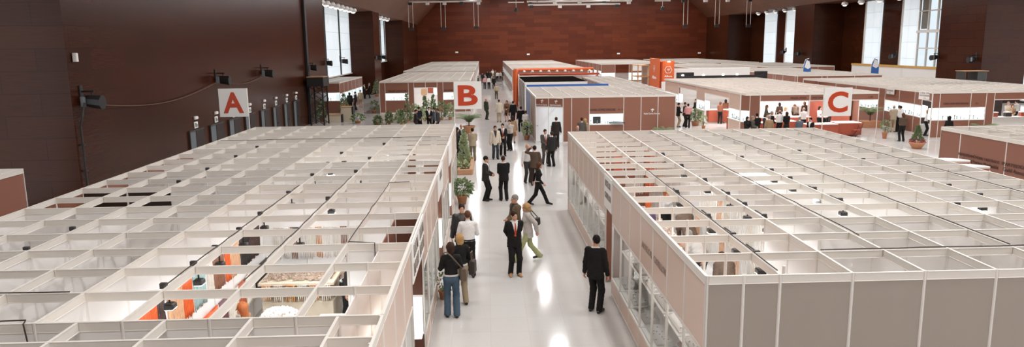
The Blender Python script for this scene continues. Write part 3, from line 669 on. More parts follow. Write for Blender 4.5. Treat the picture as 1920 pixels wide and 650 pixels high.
t = thing('conduit_pipe', 'thin pipe running down the pier edge below the nearest wall spotlight', 'pipe', (-13.9, 25.2, 0)); q = MB(); q.tube([(0,0,0),(0,0,3.4),(.1,0,3.7),(.12,.2,4.2)], .035, 8); q.build('tube', DARK, t)
for z in (.9, 1.8, 2.7): q = MB(); q.bbox(-.09,.06,-.09,.09,z,z+.05,.01); q.build('clip', BLACK, t)
t = tag(MB().bbox(-13.995, -13.8, 57.2, 57.7, 0, 10.2, .02).build('vertical_duct', BLACK, None), 'dark vertical duct on the left wall beside the doors', 'duct')
q = MB(); pts = [(-13.9, 25.6+12.7*k/16, 4.1-.5*math.sin(PI*k/16)+.15*k/16) for k in range(17)]; q.tube(pts, .018, 6); tag(q.build('cable', WCAB, None), 'cable sagging between the two nearest wall spotlights', 'cable')
q = MB(); pts = [(-13.9, 38.6+7.4*k/12, 4.2-.25*math.sin(PI*k/12)) for k in range(13)]; q.tube(pts, .016, 6); tag(q.build('cable', WCAB, None), 'cable running on from the spotlight above the letter A sign', 'cable')
s = thing('wall_sensor', 'small white sensor high on the pier edge at left', 'sensor', (-13.9, 25.35, 5.55)); q = MB(); q.bbox(-.08,.08,-.06,.06,0,.3,.02); q.build('body', PAPER, s)
for k, (x, z) in enumerate(((-6.0, 4.9), (8.8, 4.3), (27.6, 4.2), (44.6, 4.1))):
    e = thing('exit_lamp', 'small white exit lamp low on the back wall, %s of four' % ('leftmost', 'second from left', 'third from left', 'rightmost')[k], 'lamp', (x, 151.9, z-.4)); q = MB(); q.bbox(-.3,.3,-.1,.1,0,.3,.03); q.build('body', PAPER, e)
# black lattice lift tower with speaker cabinet
t = thing('lift_tower', 'black lattice lift tower carrying a cabinet, left of the daylit blinds', 'lift tower', (-13.05, 57, 0))
for x in (-.5, .5):
    for y in (-.8, .8): q = MB(); q.bbox(x-.05, x+.05, y-.05, y+.05, 0, 3.0, .01); q.build('post', BLACK, t)
q = MB()
for y in (-.8, .8):
    for k in range(4): a, b = .05+k*.74, .05+(k+1)*.74; q.tube([(-.5,y,a),(.5,y,b)], .025, 5); q.tube([(.5,y,a),(-.5,y,b)], .025, 5)
q.build('cross_bracing', BLACK, t)
q = MB(); q.bbox(-.65,.65,-1,1,3.0,3.7,.04); q.build('cabinet', BLACK, t); q = MB(); q.bbox(-.65,.65,-1,1,3.7,3.75,.02); q.build('top_board', TIMBER, t)
t = thing('lift_tower', 'dark cabinet with a wooden top on a stand before the right brown pier', 'lift tower', (40.8, 60, 0))
q = MB(); q.bbox(-.95,.2,-.6,.6,2.55,2.62,.01); q.bbox(-.95,-.88,-.6,.6,2.6,3.3,.01); q.bbox(.1,.9,-.6,.6,2.5,3.3,.02); q.build('cabinet', DARK, t); q = MB(); q.bbox(-1,1,-.7,.7,3.3,3.36,.02); q.build('top_board', TIMBER, t)
for x in (-.6, .6):
    for y in (-.5, .5): q = MB(); q.bbox(x-.05,x+.05,y-.05,y+.05,0,2.55,.01); q.build('post', BLACK, t)
# rigging under the ceiling
def rig_bar(label, x0, x1, y, z, n, m=ALU, zt=18.4):
    t = thing('lighting_bar', label, 'lighting bar', ((x0+x1)/2, y, z)); L = (x1-x0)/2
    q = MB(); q.tube([(-L,0,0),(L,0,0)], .13, 8); q.build('bar', m, t)
    for s in (-.8, .8):
        zz = zt
        q = MB(); q.tube([(s*L,0,0),(s*L,0,zz-z)], .04, 6); q.build('hanger', DARK, t)
    for k in range(n):
        x = -L+.5+(2*L-1)*k/max(1, n-1); q = MB(); q.bbox(x-.28, x+.28, -.25, .25, -.5, -.1, .04); q.build('fixture', WHITE2 if k % 3 else BLACK, t)
    return t
rig_bar('left lighting bar carrying three hanging loops', -12, -.5, 115, 12.7, 5, ALU, 14)
rig_bar('front lighting bar at the top centre', 6.5, 20.5, 112, 11.9, 4)
rig_bar('rear lighting bar at the top centre', 6.7, 23.5, 118, 12.7, 5)
rig_bar('right lighting bar carrying three hanging loops', 30.5, 42, 115, 12.7, 4, DARK, 14)
for k, (x, zt, zb) in enumerate(((-11.5, 12.6, 8.75), (-6.5, 12.6, 8.75), (-1.4, 12.6, 8.85), (31.4, 12.5, 8.7), (36.4, 12.5, 8.7), (41.4, 12.4, 8.6))):
    t = thing('hanging_loop', 'slim hanging loop frame, %s of the six under the ceiling' % ('leftmost', 'second from left', 'third from left', 'fourth from left', 'fifth from left', 'rightmost')[k], 'hanging frame', (x, 115, zb))
    q = MB(); q.tube([(-.33,0,zt-zb),(-.33,0,0),(.33,0,0),(.33,0,zt-zb)], .035, 6); q.build('wire_frame', ALU, t); q = MB(); q.bbox(-.33,.33,-.2,.2,-.35,.1,.04); q.build('end_box', BLACK, t)
for k, x in enumerate((4.7, 27.0)):
    t = thing('hanging_lamp', 'hanging lamp cluster %s of the top centre bars' % ('left', 'right')[k], 'lamp', (x, 112, 11)); q = MB(); q.tube([(0,0,7),(0,0,.3)], .03, 6); q.tube([(-1.2,0,1.3),(1.2,0,1.3)], .09, 6); q.build('stem', ALU, t); q = MB(); q.lathe([(.05,.5),(.25,.35),(.3,0),(.2,-.12)], (0,0,0), 12); q.build('shade', BLACK, t)
# rows of bay lamps
def bay_lamp(lab, x, y, z):
    t = thing('bay_lamp', lab, 'lamp', (x, y, z)); q = MB(); q.lathe([(.1,.4),(.35,.25),(.42,0),(.3,-.1)], (0,0,0), 12); rf = q.build('reflector', WHITE2, t); q = MB(); q.lathe([(.0,-.1),(.28,-.1),(.2,-.22),(.02,-.26)], (0,0,0), 12); q.build('bulb', BULB, rf)
for k in range(8): bay_lamp('bay lamp %s in the row over the tall daylit blinds at left' % ('nearest', 'second', 'third', 'fourth', 'fifth', 'sixth', 'seventh', 'farthest')[k], -14.6, 66.5+k*2.3, 9.85)
for k in range(4): bay_lamp('bay lamp %s in the row over the second left blinds' % ('nearest', 'second', 'third', 'farthest')[k], -14.6, 100+k*3.6, 9.9)
for k in range(5): bay_lamp('bay lamp %s in the row over the far right blinds' % ('nearest', 'second', 'third', 'fourth', 'farthest')[k], 46.6, 110+k*3.7, 10.7)
for k in range(4): bay_lamp('bay lamp %s in the row over the middle right bay' % ('nearest', 'second', 'third', 'farthest')[k], 46.6, 82+k*4.2, 10.6)

# letter signs on poles
def letter_sign(ch, x, y, pole_dx, col, zb=3.6, s=1.12):
    t = thing('letter_sign', 'white square sign with a large red letter %s on a thin pole' % ch, 'sign', (x, y, 0))
    cx = -pole_dx*s/2
    q = MB(); q.bbox(cx-s/2, cx+s/2, -.02, .02, zb, zb+s, .006); bd = q.build('board', PAPER, t)
    q = MB(); q.tube([(0,.03,0),(0,.03,zb+s)], .02, 8); q.build('pole', ALU, t)
    obj('letter', text_mesh(ch, s*.72, s*.74, RED, bold=.03), bd, (cx, -.026, zb+s/2))
letter_sign('A', -9.5, 29.2, 1, RED, 3.25, 1.12); letter_sign('B', -1.3, 29.1, -1, RED, 3.42, 1.1); letter_sign('C', 12.15, 25.75, -1, RED, 3.25, 1.02)
# white name boards over the recessed entrances
def name_board(label, x0, y0, x1, y1, lines, z0=2.15, h=.68, m=INKG):
    L = math.hypot(x1-x0, y1-y0); a = math.atan2(y1-y0, x1-x0)
    t = thing('name_board', label, 'sign', ((x0+x1)/2, (y0+y1)/2, z0), a)
    q = MB(); q.bbox(-L/2, L/2, -.012, .012, 0, h, .005); bd = q.build('board', PAPER, t)
    for k, (s, w, hh) in enumerate(lines): obj('lettering', text_mesh(s, w, hh, m, bold=.02), bd, (L*.02, -.016, h-.19-k*.29))
name_board('white board lettered LLUM IMPORT at the nearest left recess, front of the pair', LX+.03, LYf(3), LX+.03, LYf(4), (('LLUM', .7, .21), ('IMPORT', .85, .21)))
name_board('white board lettered LLUM IMPORT behind its twin at the nearest left recess', LX+.03, LYf(4)+.03, LX+.03, LYf(5), (('LLUM', .7, .21), ('IMPORT', .85, .21)))
name_board('white name board at the second recess of the left stands', LX+.03, LYf(9), LX+.03, LYf(11), (('NACR', .8, .2),))
name_board('blank white board at the farthest recess of the left stands', LX+.03, LYf(14), LX+.03, LYf(16), ())
name_board('white board lettered NOELOR CASTELLON at the right recess', RX-.03, RYf(8), RX-.03, RYf(7), (('NOELOR', .75, .16), ('CASTELLON', .85, .15)), 2.0, .8)
r0 = rroots[0]
obj('lettering', text_mesh('NOELOR', .8, .12, INKT), r0, (RX-.016-r0.location.x, RYf(3.45)-r0.location.y, 2.2), -PI/2); obj('lettering', text_mesh('CASTELLON', .85, .12, INKT), r0, (RX-.016-r0.location.x, RYf(2.5)-r0.location.y, 2.2), -PI/2)
ORD = ['first', 'second', 'third', 'fourth', 'fifth', 'sixth', 'seventh', 'eighth', 'ninth', 'tenth', 'eleventh', 'twelfth', 'thirteenth', 'fourteenth', 'fifteenth', 'sixteenth']
# ------------------------------------------------------------------ arm spotlights clipped to the booth beams
def arm_lamp(label, x, y, sgn=-1, lit=True):
    t = thing('arm_spotlight', label, 'spotlight', (x, y, Z), 0, 'arm spotlights on the booth beams')
    q = MB(); q.bbox(-.03, .06, -.03, .03, -.06, .012, .004); q.build('clamp', DARK, t)
    q = MB(); q.tube([(.06, .55, -.05), (.07, 0, -.05), (.08, -.02, -.27)], .013, 6); q.build('arm', BLACK, t)
    q = MB(); q.bbox(.01, .15, -.09, .05, -.34, -.26, .015); o = q.build('head', DARK, t)
    q = MB(); q.bbox(.025, .135, -.075, .035, -.35, -.34, .004); q.build('lens', LAMP if lit else PAPER, o)
LAMPS = []
def lamp_row(where, x, ys, lit=True):
    for k, y in enumerate(ys):
        arm_lamp('black arm spotlight %s, %s from front' % (where, ORD[k]), x, y, -1, lit); LAMPS.append((x+.08, y, lit))
lamp_row('over the left bead wall', -4.36, (9.4, 10.4, 11.25, 12.4, 13.6, 15.6))
lamp_row('on the middle beam of the bead booth', -3.36, (12.3, 14.9))
lamp_row('in the dim near-left booth', -7.37, (10.3, 11.4, 12.7), False)
lamp_row('over the farther left aisle booth', -4.36, (17.8, 19.6, 21.5))
lamp_row('on the inner beam of the farther left booth', -3.36, (18.2, 20.4, 23.4))
lamp_row('in the left wall-side booths', -7.37, (17.2, 19.0, 21.2, 23.2))
lamp_row('over the shoppers in the right booth', 3.97, (10.3, 11.35, 12.7, 14.9))
lamp_row('over the pearl wall of the right booth', 4.96, (12.6, 13.6, 14.6, 16.2, 18.2, 20.2))
lamp_row('in the bright middle right booth', 6.95, (13.8, 14.95, 16.2, 17.3, 19.4))
lamp_row('on the outer beam of the right block', 9.92, (14.0, 15.0, 16.5, 18.6))
lamp_row('on the eighth beam of the right block', 8.93, (10.9, 13.2, 20.3), False)
# power cables lying along the beams
def cable(label, pts, r=.009):
    q = MB(); P = []
    for k in range(len(pts)-1):
        a, b = Vector(pts[k]), Vector(pts[k+1]); n = max(2, int((b-a).length/.35))
        for i in range(n): P.append(a.lerp(b, i/n) + Vector((rnd.uniform(-.012,.012), rnd.uniform(-.012,.012), rnd.uniform(0,.008))))
    P.append(Vector(pts[-1])); q.tube(P, r, 5); tag(q.build('power_cable', CABLE, None), label, 'cable', 'power cables on the booth beams')
z = Z+.02
cable('black cable along the front beam of the near-left booth, dropping over the wall', [(-8.9, 9.1, z), (-5.4, 9.1, z)])
cable('black cable lying on the front left wall top and hanging down its face', [(-9, 8.1, z), (-5.35, 8.1, z), (-5.3, 7.98, z), (-5.27, 7.98, 2.3)])
cable('cable along the bead wall beam of the left bead booth', [(-4.26, 9.2, z), (-4.26, 16.2, z)])
cable('cable along the middle beam of the left bead booth', [(-3.27, 9.4, z), (-3.27, 17.2, z)])
cable('cable along the aisle-side beam of the left bead booth, ending by the white partition', [(-2.25, 11.2, z), (-2.25, 16.3, z), (-1.8, 16.4, z)])
cable('cable hanging down the white partition of the left bead booth', [(-2.25, 11.25, z), (-1.82, 11.15, z), (-1.8, 11.1, 2.0), (-1.8, 10.4, 1.9)])
cable('cable along the second beam of the right block', [(3.89, 9.3, z), (3.89, 17.4, z)])
cable('cable along the pearl wall top of the right block', [(5.9, 11.0, z), (5.9, 24.5, z)])
cable('cable crossing the right block behind the first front row', [(4.9, 10.22, z), (7.6, 10.22, z), (9.9, 10.22, z)])
cable('cable running diagonally to the front right wall top', [(9.85, 10.4, z), (10.1, 9.6, z), (10.5, 9.25, z)])
cable('cable along the sixth beam of the right block', [(7.85, 10.3, z), (7.85, 24.0, z)])
cable('cable along the outermost beam of the right block', [(10.8, 13.0, z), (10.8, 25.0, z)])
cable('cable draped across the farther left booths', [(-9.0, 24.6, z), (-4.4, 24.7, z), (-1.6, 24.7, z)])

# ------------------------------------------------------------------ bead strands
BC = {}
def bcol(n, c): BC[n] = mat('beads_'+n, c, .35, var=.25, scale=60)
for n, c in (('orange', '#d9602c'), ('dark brown', '#4a3430'), ('peach', '#d8a883'), ('pale teal', '#9fb9b6'), ('cream', '#ddd2c4'), ('brown', '#8a5d49'), ('black', '#2b2625'), ('plum', '#6a4548'), ('dark blue', '#4a5566'), ('rust', '#a5563a'), ('pearl', '#e6ded6'), ('amber', '#c98b54')): bcol(n, c)
def strands(label, a, b, z0, z1, col, step=.035):
    a = Vector(a); b = Vector(b); L = (b-a).length; n = max(2, int(L/step)); q = MB()
    for k in range(n):
        p = a.lerp(b, (k+.5)/n); dz = rnd.uniform(-.04, .02); pts = []; rs = []
        m = 7
        for i in range(m):
            f = i/(m-1); pts.append((p.x+rnd.uniform(-.003,.003), p.y+rnd.uniform(-.003,.003), z1+(z0+dz-z1)*f)); rs.append(.0135 if i % 2 else .009)
        q.tube(pts, rs, 5)
    q.tube([(a.x, a.y, z1+.01), (b.x, b.y, z1+.01)], .012, 5)
    tag(q.build('bead_strands', BC[col], None, smooth=True), label, 'bead strands', None, 'stuff')
xw = -5.2
for y0, y1, c in ((10.2,10.95,'orange'),(10.95,11.22,'dark brown'),(11.32,11.9,'peach'),(11.9,12.3,'orange'),(12.35,12.9,'pale teal'),(13.0,13.28,'cream'),(13.3,13.85,'brown'),(13.9,14.2,'orange'),(14.25,14.75,'peach'),(14.8,15.4,'black'),(15.42,16.1,'dark brown')):
    strands('upper row of %s bead strands on the lit left wall, %.1f m along' % (c, y0-8), (xw, y0, 0), (xw, y1, 0), 1.38, 2.03, c)
for y0, y1, c in ((11.0,11.28,'dark blue'),(11.3,11.8,'pale teal'),(11.85,13.05,'orange'),(13.1,13.55,'plum'),(13.6,14.15,'cream'),(14.2,14.6,'rust'),(14.65,15.2,'cream'),(15.25,16.1,'black')):
    strands('lower row of %s bead strands on the lit left wall, %.1f m along' % (c, y0-8), (xw+.12, y0, 0), (xw+.12, y1, 0), .6, 1.22, c)
for k, c in enumerate(('cream','pearl','brown','pearl','cream','amber','pearl','cream','brown','pearl','cream')):
    strands('%s bead strands on the rear wall of the left bead booth, %s bunch from left' % (c, ORD[k]), (-4.95+k*.19, 16.33, 0), (-4.8+k*.19, 16.33, 0), 1.15, 1.85, c)
for k in range(12):
    y = 13.2+k*.52; c = ('pearl','cream','peach','pearl','cream','pearl')[k % 6]
    strands('upper %s strands on the pearl wall of the right block, %s bunch from the front' % (c, ORD[k]), (5.8, y, 0), (5.8, y+.42, 0), 1.35, 2.2, c, .07)
    c = ('cream','peach','pearl','cream','pearl','peach')[k % 6]
    strands('lower %s strands on the pearl wall of the right block, %s bunch from the front' % (c, ORD[k]), (5.72, y, 0), (5.72, y+.42, 0), .5, 1.2, c, .07)
for k, c in enumerate(('orange','rust','pearl','orange','peach')):
    strands('%s strands on the far wall behind the right-hand shoppers, %s bunch' % (c, ORD[k]), (4.0+k*.34, 22.58, 0), (4.28+k*.34, 22.58, 0), 1.2, 2.68, c)
# furniture of the bead booth
def table(label, x, y, w, d, h, mt, cloth=None, rz=0, legs=True, cat='table'):
    t = thing('display_table', label, cat, (x, y, 0), rz)
    q = MB(); q.bbox(-w/2, w/2, -d/2, d/2, h-.04, h, .012); q.build('tabletop', mt, t)
    if cloth:
        q = MB(); q.bbox(-w/2-.01, w/2+.01, -d/2-.01, d/2+.01, .06, h-.045, .02); q.build('cloth_skirt', cloth, t)
    elif legs:
        for sx in (-1, 1):
            for sy in (-1, 1): q = MB(); q.bbox(sx*(w/2-.06)-.025, sx*(w/2-.06)+.025, sy*(d/2-.06)-.025, sy*(d/2-.06)+.025, 0, h-.04, .004); q.build('leg', ALU, t)
    return t
t = thing('display_cart', 'pale wheeled display cart hung with cream strands in the left bead booth', 'cart', (-4.1, 15.2, 0))
q = MB(); q.bbox(-.75, .75, -.35, .35, .14, .6, .01); q.build('body', BEIGEK, t); q = MB(); q.bbox(-.8, .8, -.4, .4, .98, 1.04, .01); q.build('top', BEIGEK, t); q = MB(); q.bbox(-.75,.75,.25,.33,.6,.98,.01); q.build('back_board', BEIGEK, t)
for sx in (-1, 1):
    for sy in (-1, 1):
        o = MB().lathe([(.0,-.02),(.06,-.02),(.06,.02),(0,.02)], (0,0,0), 12).build('wheel', DARK, t, (sx*.66, sy*.28, .065)); o.rotation_euler = (PI/2, 0, 0)
for k, c in enumerate(('peach','cream','amber','cream','peach','cream')):
    strands('%s strands hanging from the wheeled cart, %s bunch from left' % (c, ORD[k]), (-4.82+k*.25, 14.78, 0), (-4.62+k*.25, 14.78, 0), .66, .98, c)
table('long white table of bead packets at the rear of the left bead booth', -3.0, 15.9, 2.2, .55, .85, WHITE2)
table('white table beside the bead wall of the left bead booth', -4.7, 12.0, .45, 2.6, .75, WHITE2)
table('white counter inside the aisle glass of the left bead booth', -1.75, 14.9, .4, 2.6, .9, WHITE2)
table('white corner table with packets behind the front left wall', -2.5, 11.7, .9, .7, .8, WHITE2)
def heap(label, x, y, z, w, d, n, m, cat='packets', s=.035):
    r = random.Random(int(x*100+y*10)); q = MB()
    for k in range(n*3):
        a = r.uniform(0, PI); cx, cy = r.uniform(-w/2, w/2), r.uniform(-d/2, d/2); ww, dd, hh = s*r.uniform(.6,1.2), s*r.uniform(.4,.9), r.uniform(.015,.06)
        c, s_ = math.cos(a), math.sin(a); base = [(ww*c*i - dd*s_*j, ww*s_*i + dd*c*j) for i, j in ((-1,-1),(1,-1),(1,1),(-1,1))]
        z0 = r.uniform(0, .03)
        v = [(cx+bx, cy+by, z0) for bx, by in base] + [(cx+bx*.7, cy+by*.7, z0+hh) for bx, by in base]
        q.add(v, [(3,2,1,0),(4,5,6,7),(0,1,5,4),(1,2,6,5),(2,3,7,6),(3,0,4,7)])
    o = q.build('bead_packets', m, None, (x, y, z)); tag(o, label, cat, None, 'stuff')
MIXB = mat('mixed_beads', '#b09a88', .4, var=.75, scale=22)
heap('mixed bead packets on the long rear table of the left bead booth', -3.0, 15.9, .855, 2.1, .5, 160, MIXB)
heap('mixed bead packets on the table beside the bead wall', -4.7, 12.0, .755, .4, 2.5, 150, MIXB)
heap('white packets on the counter inside the aisle glass', -1.75, 14.9, .905, .36, 2.5, 120, PAPER)
heap('white packets on the corner table behind the front left wall', -2.5, 11.7, .805, .85, .65, 110, PAPER)
heap('bead packets on the wheeled cart top', -4.1, 15.2, 1.045, 1.4, .6, 90, MIXB)
t = thing('cardboard_rack', 'small rack of pale display cards on the corner table', 'display rack', (-2.75, 12.05, .8)); q = MB(); q.bbox(-.22,.22,-.08,.08,0,.55,.01); q.build('back_board', BEIGEK, t)
for k in range(3): q = MB(); q.bbox(-.19+k*.13,-.08+k*.13,-.1,-.08,.3,.5,.004); q.build('display_card', PAPER, t)
q = MB(); q.bbox(.02,.2,-.11,-.08,.03,.26,.005); q.build('kraft_card', TAN, t)
def fluffy():
    q = MB(); r = random.Random(5)
    for k in range(900):
        a = r.uniform(0, 2*PI); e = math.asin(r.uniform(-.1, 1)); R = .98+r.uniform(-.05,.05)
        p = Vector((.36*R*math.cos(a)*math.cos(e), .3*R*math.sin(a)*math.cos(e), .3*R*max(.02, math.sin(e)**.6 if math.sin(e) > 0 else .02))); n = Vector((p.x/.13, p.y/.09, p.z/.09+.5)).normalized()
        s = r.uniform(.018,.032); u = n.orthogonal().normalized(); v = n.cross(u)
        q.add([p+u*s, p+v*s, p-u*s, p-v*s, p+n*s*1.3, p-n*s*.6], [(0,1,4),(1,2,4),(2,3,4),(3,0,4),(1,0,5),(2,1,5),(3,2,5),(0,3,5)])
    return q
t = thing('bundle', 'fluffy white bundle on a low stand behind the front left wall', 'bundle', (-3.95, 13.05, .82)); fluffy().build('pile', PAPER, t)
q = MB(); q.lathe([(.3,-.82),(.3,-.79),(.04,-.77),(.04,-.05),(.34,-.03),(.34,0)], (0,0,0), 16); q.build('stand', WHITE2, t)
# stools for the seated assistants
def stool(label, x, y, mt):
    t = thing('stool', label, 'stool', (x, y, 0)); q = MB(); q.lathe([(.17,.42),(.19,.44),(.19,.48),(.16,.5)], (0,0,0), 16); q.build('seat', mt, t)
    for k in range(4): a = PI/4+k*PI/2; q = MB(); q.tube([(.12*math.cos(a),.12*math.sin(a),.43),(.2*math.cos(a),.2*math.sin(a),0)], .014, 6); q.build('leg', ALU, t)
stool('stool under the assistant beside the white bundle', -4.5, 13.1, DARK); stool('stool under the assistant at the corner table', -2.3, 12.6, DARK); stool('stool with a red seat behind the right-hand glass front', 3.6, 12.4, REDCLOTH)
# cardboard boxes in the front corner booth of the right block
for k, (x, y, w, z0, h, l) in enumerate(((8.45, 10.35, .7, 0, .5, 'lowest of the left stack'), (8.45, 10.35, .66, .5, .5, 'middle of the left stack'), (8.45, 10.35, .6, 1.0, .5, 'topmost of the left stack'), (9.25, 10.4, .62, 0, .6, 'lowest of the right stack'), (9.25, 10.4, .6, .6, .55, 'middle of the right stack'), (9.25, 10.4, .58, 1.15, .45, 'topmost of the right stack'))):
    b = thing('cardboard_box', 'brown cardboard box behind the grey front panels, ' + l, 'box', (x, y, z0), rnd.uniform(-.05, .05), 'cardboard boxes'); q = MB(); q.bbox(-w/2, w/2, -w*.4, w*.4, 0, h, .006); q.build('carton', TAN, b); q = MB(); q.bbox(-w/2+.01, w/2-.01, -.03, .03, h, h+.003, .001); q.build('packing_tape', BEIGEK, b)
tag(MB().bbox(8.15, 8.75, 10.1, 10.6, 1.505, 1.53, .01).build('paper_stack', PAPER, None), 'white paper stack on the left cardboard boxes', 'paper')
# tables inside the right aisle booth
table('white counter down the middle of the shoppers booth in the right block', 4.75, 18.2, .5, 4.2, .9, WHITE2); heap('bead packets on the counter among the right-hand shoppers', 4.75, 18.2, .905, .42, 4.0, 150, MIXB)
table('white counter nearest the front of the shoppers booth', 4.0, 13.4, 1.2, .6, .9, WHITE2); heap('white packets on the counter nearest the front of the shoppers booth', 4.0, 13.4, .905, 1.1, .5, 70, PAPER)
# trays in the aisle windows
def tray(label, x, y, z, w, d, rz, m):
    t = thing('jewellery_tray', label, 'tray', (x, y, z), rz, 'trays in the aisle windows')
    q = MB(); q.add([(-w/2,-d/2,0),(w/2,-d/2,0),(w/2,d/2,0),(-w/2,d/2,0),(-w/2,-d/2,.02),(w/2,-d/2,.02),(w/2,d/2,.09),(-w/2,d/2,.09)], [(0,3,2,1),(4,5,6,7),(0,1,5,4),(1,2,6,5),(2,3,7,6),(3,0,4,7)]); q.build('pad', m, t)
    q = MB(); r = random.Random(int(y*37+z*11))
    for k in range(14): i, j = r.uniform(-.42,.42)*w, r.uniform(-.4,.4)*d; zz = .02+.07*(j/d+.5); q.lathe([(.004,zz),(.016,zz+.006),(.012,zz+.014),(.003,zz+.02)], (i, j, 0), 6)
    q.build('jewels', DISP, t)['kind'] = 'stuff'
GP = mat('grey_velvet', '#b3aca6', .8); WP = mat('white_velvet', '#e4e0dc', .8)
for j in range(12):
    if j == 7: continue
    y = RYf(j+.5)
    for k, (dx, zz) in enumerate(((.28, .475), (.4, 1.135))):
        tray('%s %s tray in the right-hand aisle windows, %s module from front' % (('grey', 'white')[(j+k) % 2], ('lower', 'upper')[k], ORD[j]), RX+dx, y, zz, .8, .3, -PI/2, (GP, WP)[(j+k) % 2])
for j in (0, 1, 2, 5, 6, 7, 8, 11, 12):
    y = LYf(j+.5)
    for k, (dx, zz) in enumerate(((.28, .475), (.4, 1.135))):
        tray('%s %s tray in the left-hand aisle windows, %s module from front' % (('white', 'grey')[(j+k) % 2], ('lower', 'upper')[k], ORD[j]), LX-dx, y, zz, .8, .3, PI/2, (WP, GP)[(j+k) % 2])
# red tables of the busy stand and others
RT = [('red table with white top nearest the letter C sign', 22.9, 45.3, 1.5, 1.1), ('red-skirted white-topped table at the front middle of the busy stand', 20.9, 44.6, 1.9, .9), ('red-skirted table behind the man in white shirt', 19.3, 46.6, 1.6, .8), ('red-skirted table at the rear left of the busy stand', 18.9, 49.2, 1.8, .8), ('red-skirted table at the rear middle of the busy stand', 21.3, 49.2, 1.8, .8), ('small red-skirted table at the left front of the busy stand', 17.6, 45.9, 1.1, .8)]
for l, x, y, w, d in RT: table(l, x, y, w, d, .85, PAPER, REDCLOTH)
for l, x, y, w, d in (('rust red counter inside the side entrance of the busy stand, far one', 17.4, 53.9, 1.6, .6), ('rust red counter inside the side entrance of the busy stand, wide one', 17.6, 49.4, .8, 3.0), ('rust red pedestal by the side window of the busy stand', 16.4, 47.6, .6, .8)): table(l, x, y, w, d, 1.0, PAPER, REDCLOTH)
for k, (x, y) in enumerate(((31.4, 45.0), (32.3, 45.0), (33.2, 45.0), (34.2, 45.0))):
    t = thing('display_box', 'small jewellery box on the right-hand white counter, %s from left' % ORD[k], 'box', (x, y, 1.06)); q = MB(); q.bbox(-.2,.2,-.12,.12,0,.25,.02); q.build('case', REDCLOTH if k % 2 else DARK, t); q = MB(); q.bbox(-.22,.22,-.14,.14,.25,.3,.02); q.build('lid', PAPER, t)
t = thing('chair', 'folding chair with curved metal frame beside the red table', 'chair', (23.2, 44.2, 0)); q = MB(); q.tube([(-.2,0,0),(.1,.0,.4),(.22,0,.85)], .018, 6); q.tube([(-.2,.4,0),(.1,.4,.4),(.22,.4,.85)], .018, 6); q.build('frame', DARK, t); q = MB(); q.bbox(-.25,.18,0,.4,.42,.45,.01); q.build('seat', REDCLOTH, t); q = MB(); q.bbox(.18,.22,0,.4,.6,.85,.01); q.build('backrest', REDCLOTH, t)
# kiosks by the lift tower
for l, x, y, w, h in (('low beige kiosk counter left of its taller twin', -12.3, 58.8, 1.15, .62), ('tall beige kiosk counter beside the low one', -11.35, 59.2, .85, 1.22)):
    t = thing('kiosk_counter', l, 'counter', (x, y, 0)); q = MB(); q.bbox(-w/2, w/2, -.3, .5, 0, h-.05, .01); q.build('body', BEIGEK, t); q = MB(); q.bbox(-w/2-.04, w/2+.04, -.35, .55, h-.05, h, .01); q.build('top', TAN, t); q = MB(); q.bbox(w/2, w/2+.12, -.3, .5, 0, h, .01); q.build('side_panel', BLACK, t)
# feather flags
for l, x, y in (('blue and white feather flag left of the right bay', 33.4, 75), ('blue and white feather flag before the white parapet', 40.6, 75)):
    t = thing('feather_flag', l, 'flag', (x, y, 0)); q = MB(); q.tube([(-.45,0,0),(-.42,0,3.4),(-.2,0,4.1),(.15,0,4.2)], .03, 6); q.build('pole', ALU, t)
    pr = [(-.4,1.2),(.25,1.4),(.42,2.4),(.4,3.3),(.2,4.0),(-.1,4.1),(-.38,3.5)]; q = MB(); n = len(pr)
    v = [(x_, -.015, z_) for x_, z_ in pr] + [(x_, .015, z_) for x_, z_ in pr]; q.add(v, [tuple(range(n)), tuple(range(2*n-1, n-1, -1))] + [(i, n+i, n+(i+1)%n, (i+1)%n) for i in range(n)]); q.build('banner', BLUE, t)
    q = MB(); pr = [(-.3,3.3),(.1,3.1),(.38,3.3),(.2,3.9),(-.1,4.02)]; n = 5; v = [(x_, -.022, z_) for x_, z_ in pr] + [(x_, -.016, z_) for x_, z_ in pr]; q.add(v, [tuple(range(n)), tuple(range(2*n-1, n-1, -1))] + [(i, n+i, n+(i+1)%n, (i+1)%n) for i in range(n)]); q.build('emblem', PAPER, t)
# ------------------------------------------------------------------ plants
def leaves(q, c, n, rx, rz, s, r, cone=False, up=.3):
    for k in range(n):
        if cone:
            h = r.random()**1.3; rr = rx*(1-h)*r.uniform(.7, 1.05); a = r.uniform(0, 2*PI); p = Vector((c[0]+rr*math.cos(a), c[1]+rr*math.sin(a), c[2]+h*rz)); d = Vector((math.cos(a)*.6, math.sin(a)*.6, .9))
        else:
            a = r.uniform(0, 2*PI); e = math.asin(r.uniform(-.8, 1)); R = r.uniform(.55, 1); p = Vector((c[0]+rx*R*math.cos(a)*math.cos(e), c[1]+rx*R*math.sin(a)*math.cos(e), c[2]+rz*R*math.sin(e))); d = Vector((math.cos(a)*math.cos(e), math.sin(a)*math.cos(e), math.sin(e)+up))
        d.normalize(); L = s*r.uniform(.7, 1.4); u = d.cross(Vector((r.uniform(-1,1), r.uniform(-1,1), r.uniform(-1,1)))).normalized()*L*.32; m = p+d*L*.5-Vector((0,0,L*.04)); e_ = p+d*L-Vector((0,0,L*.22))
        q.add([p, m+u, e_, m-u, m+d.cross(u)*.15], [(0,1,4),(1,2,4),(2,3,4),(3,0,4)])
def pot(q, r, h): q.lathe([(r*.7,0),(r*.98,h*.86),(r*1.06,h*.86),(r*1.06,h),(r*.9,h),(r*.85,h*.9)], (0,0,0), 16)
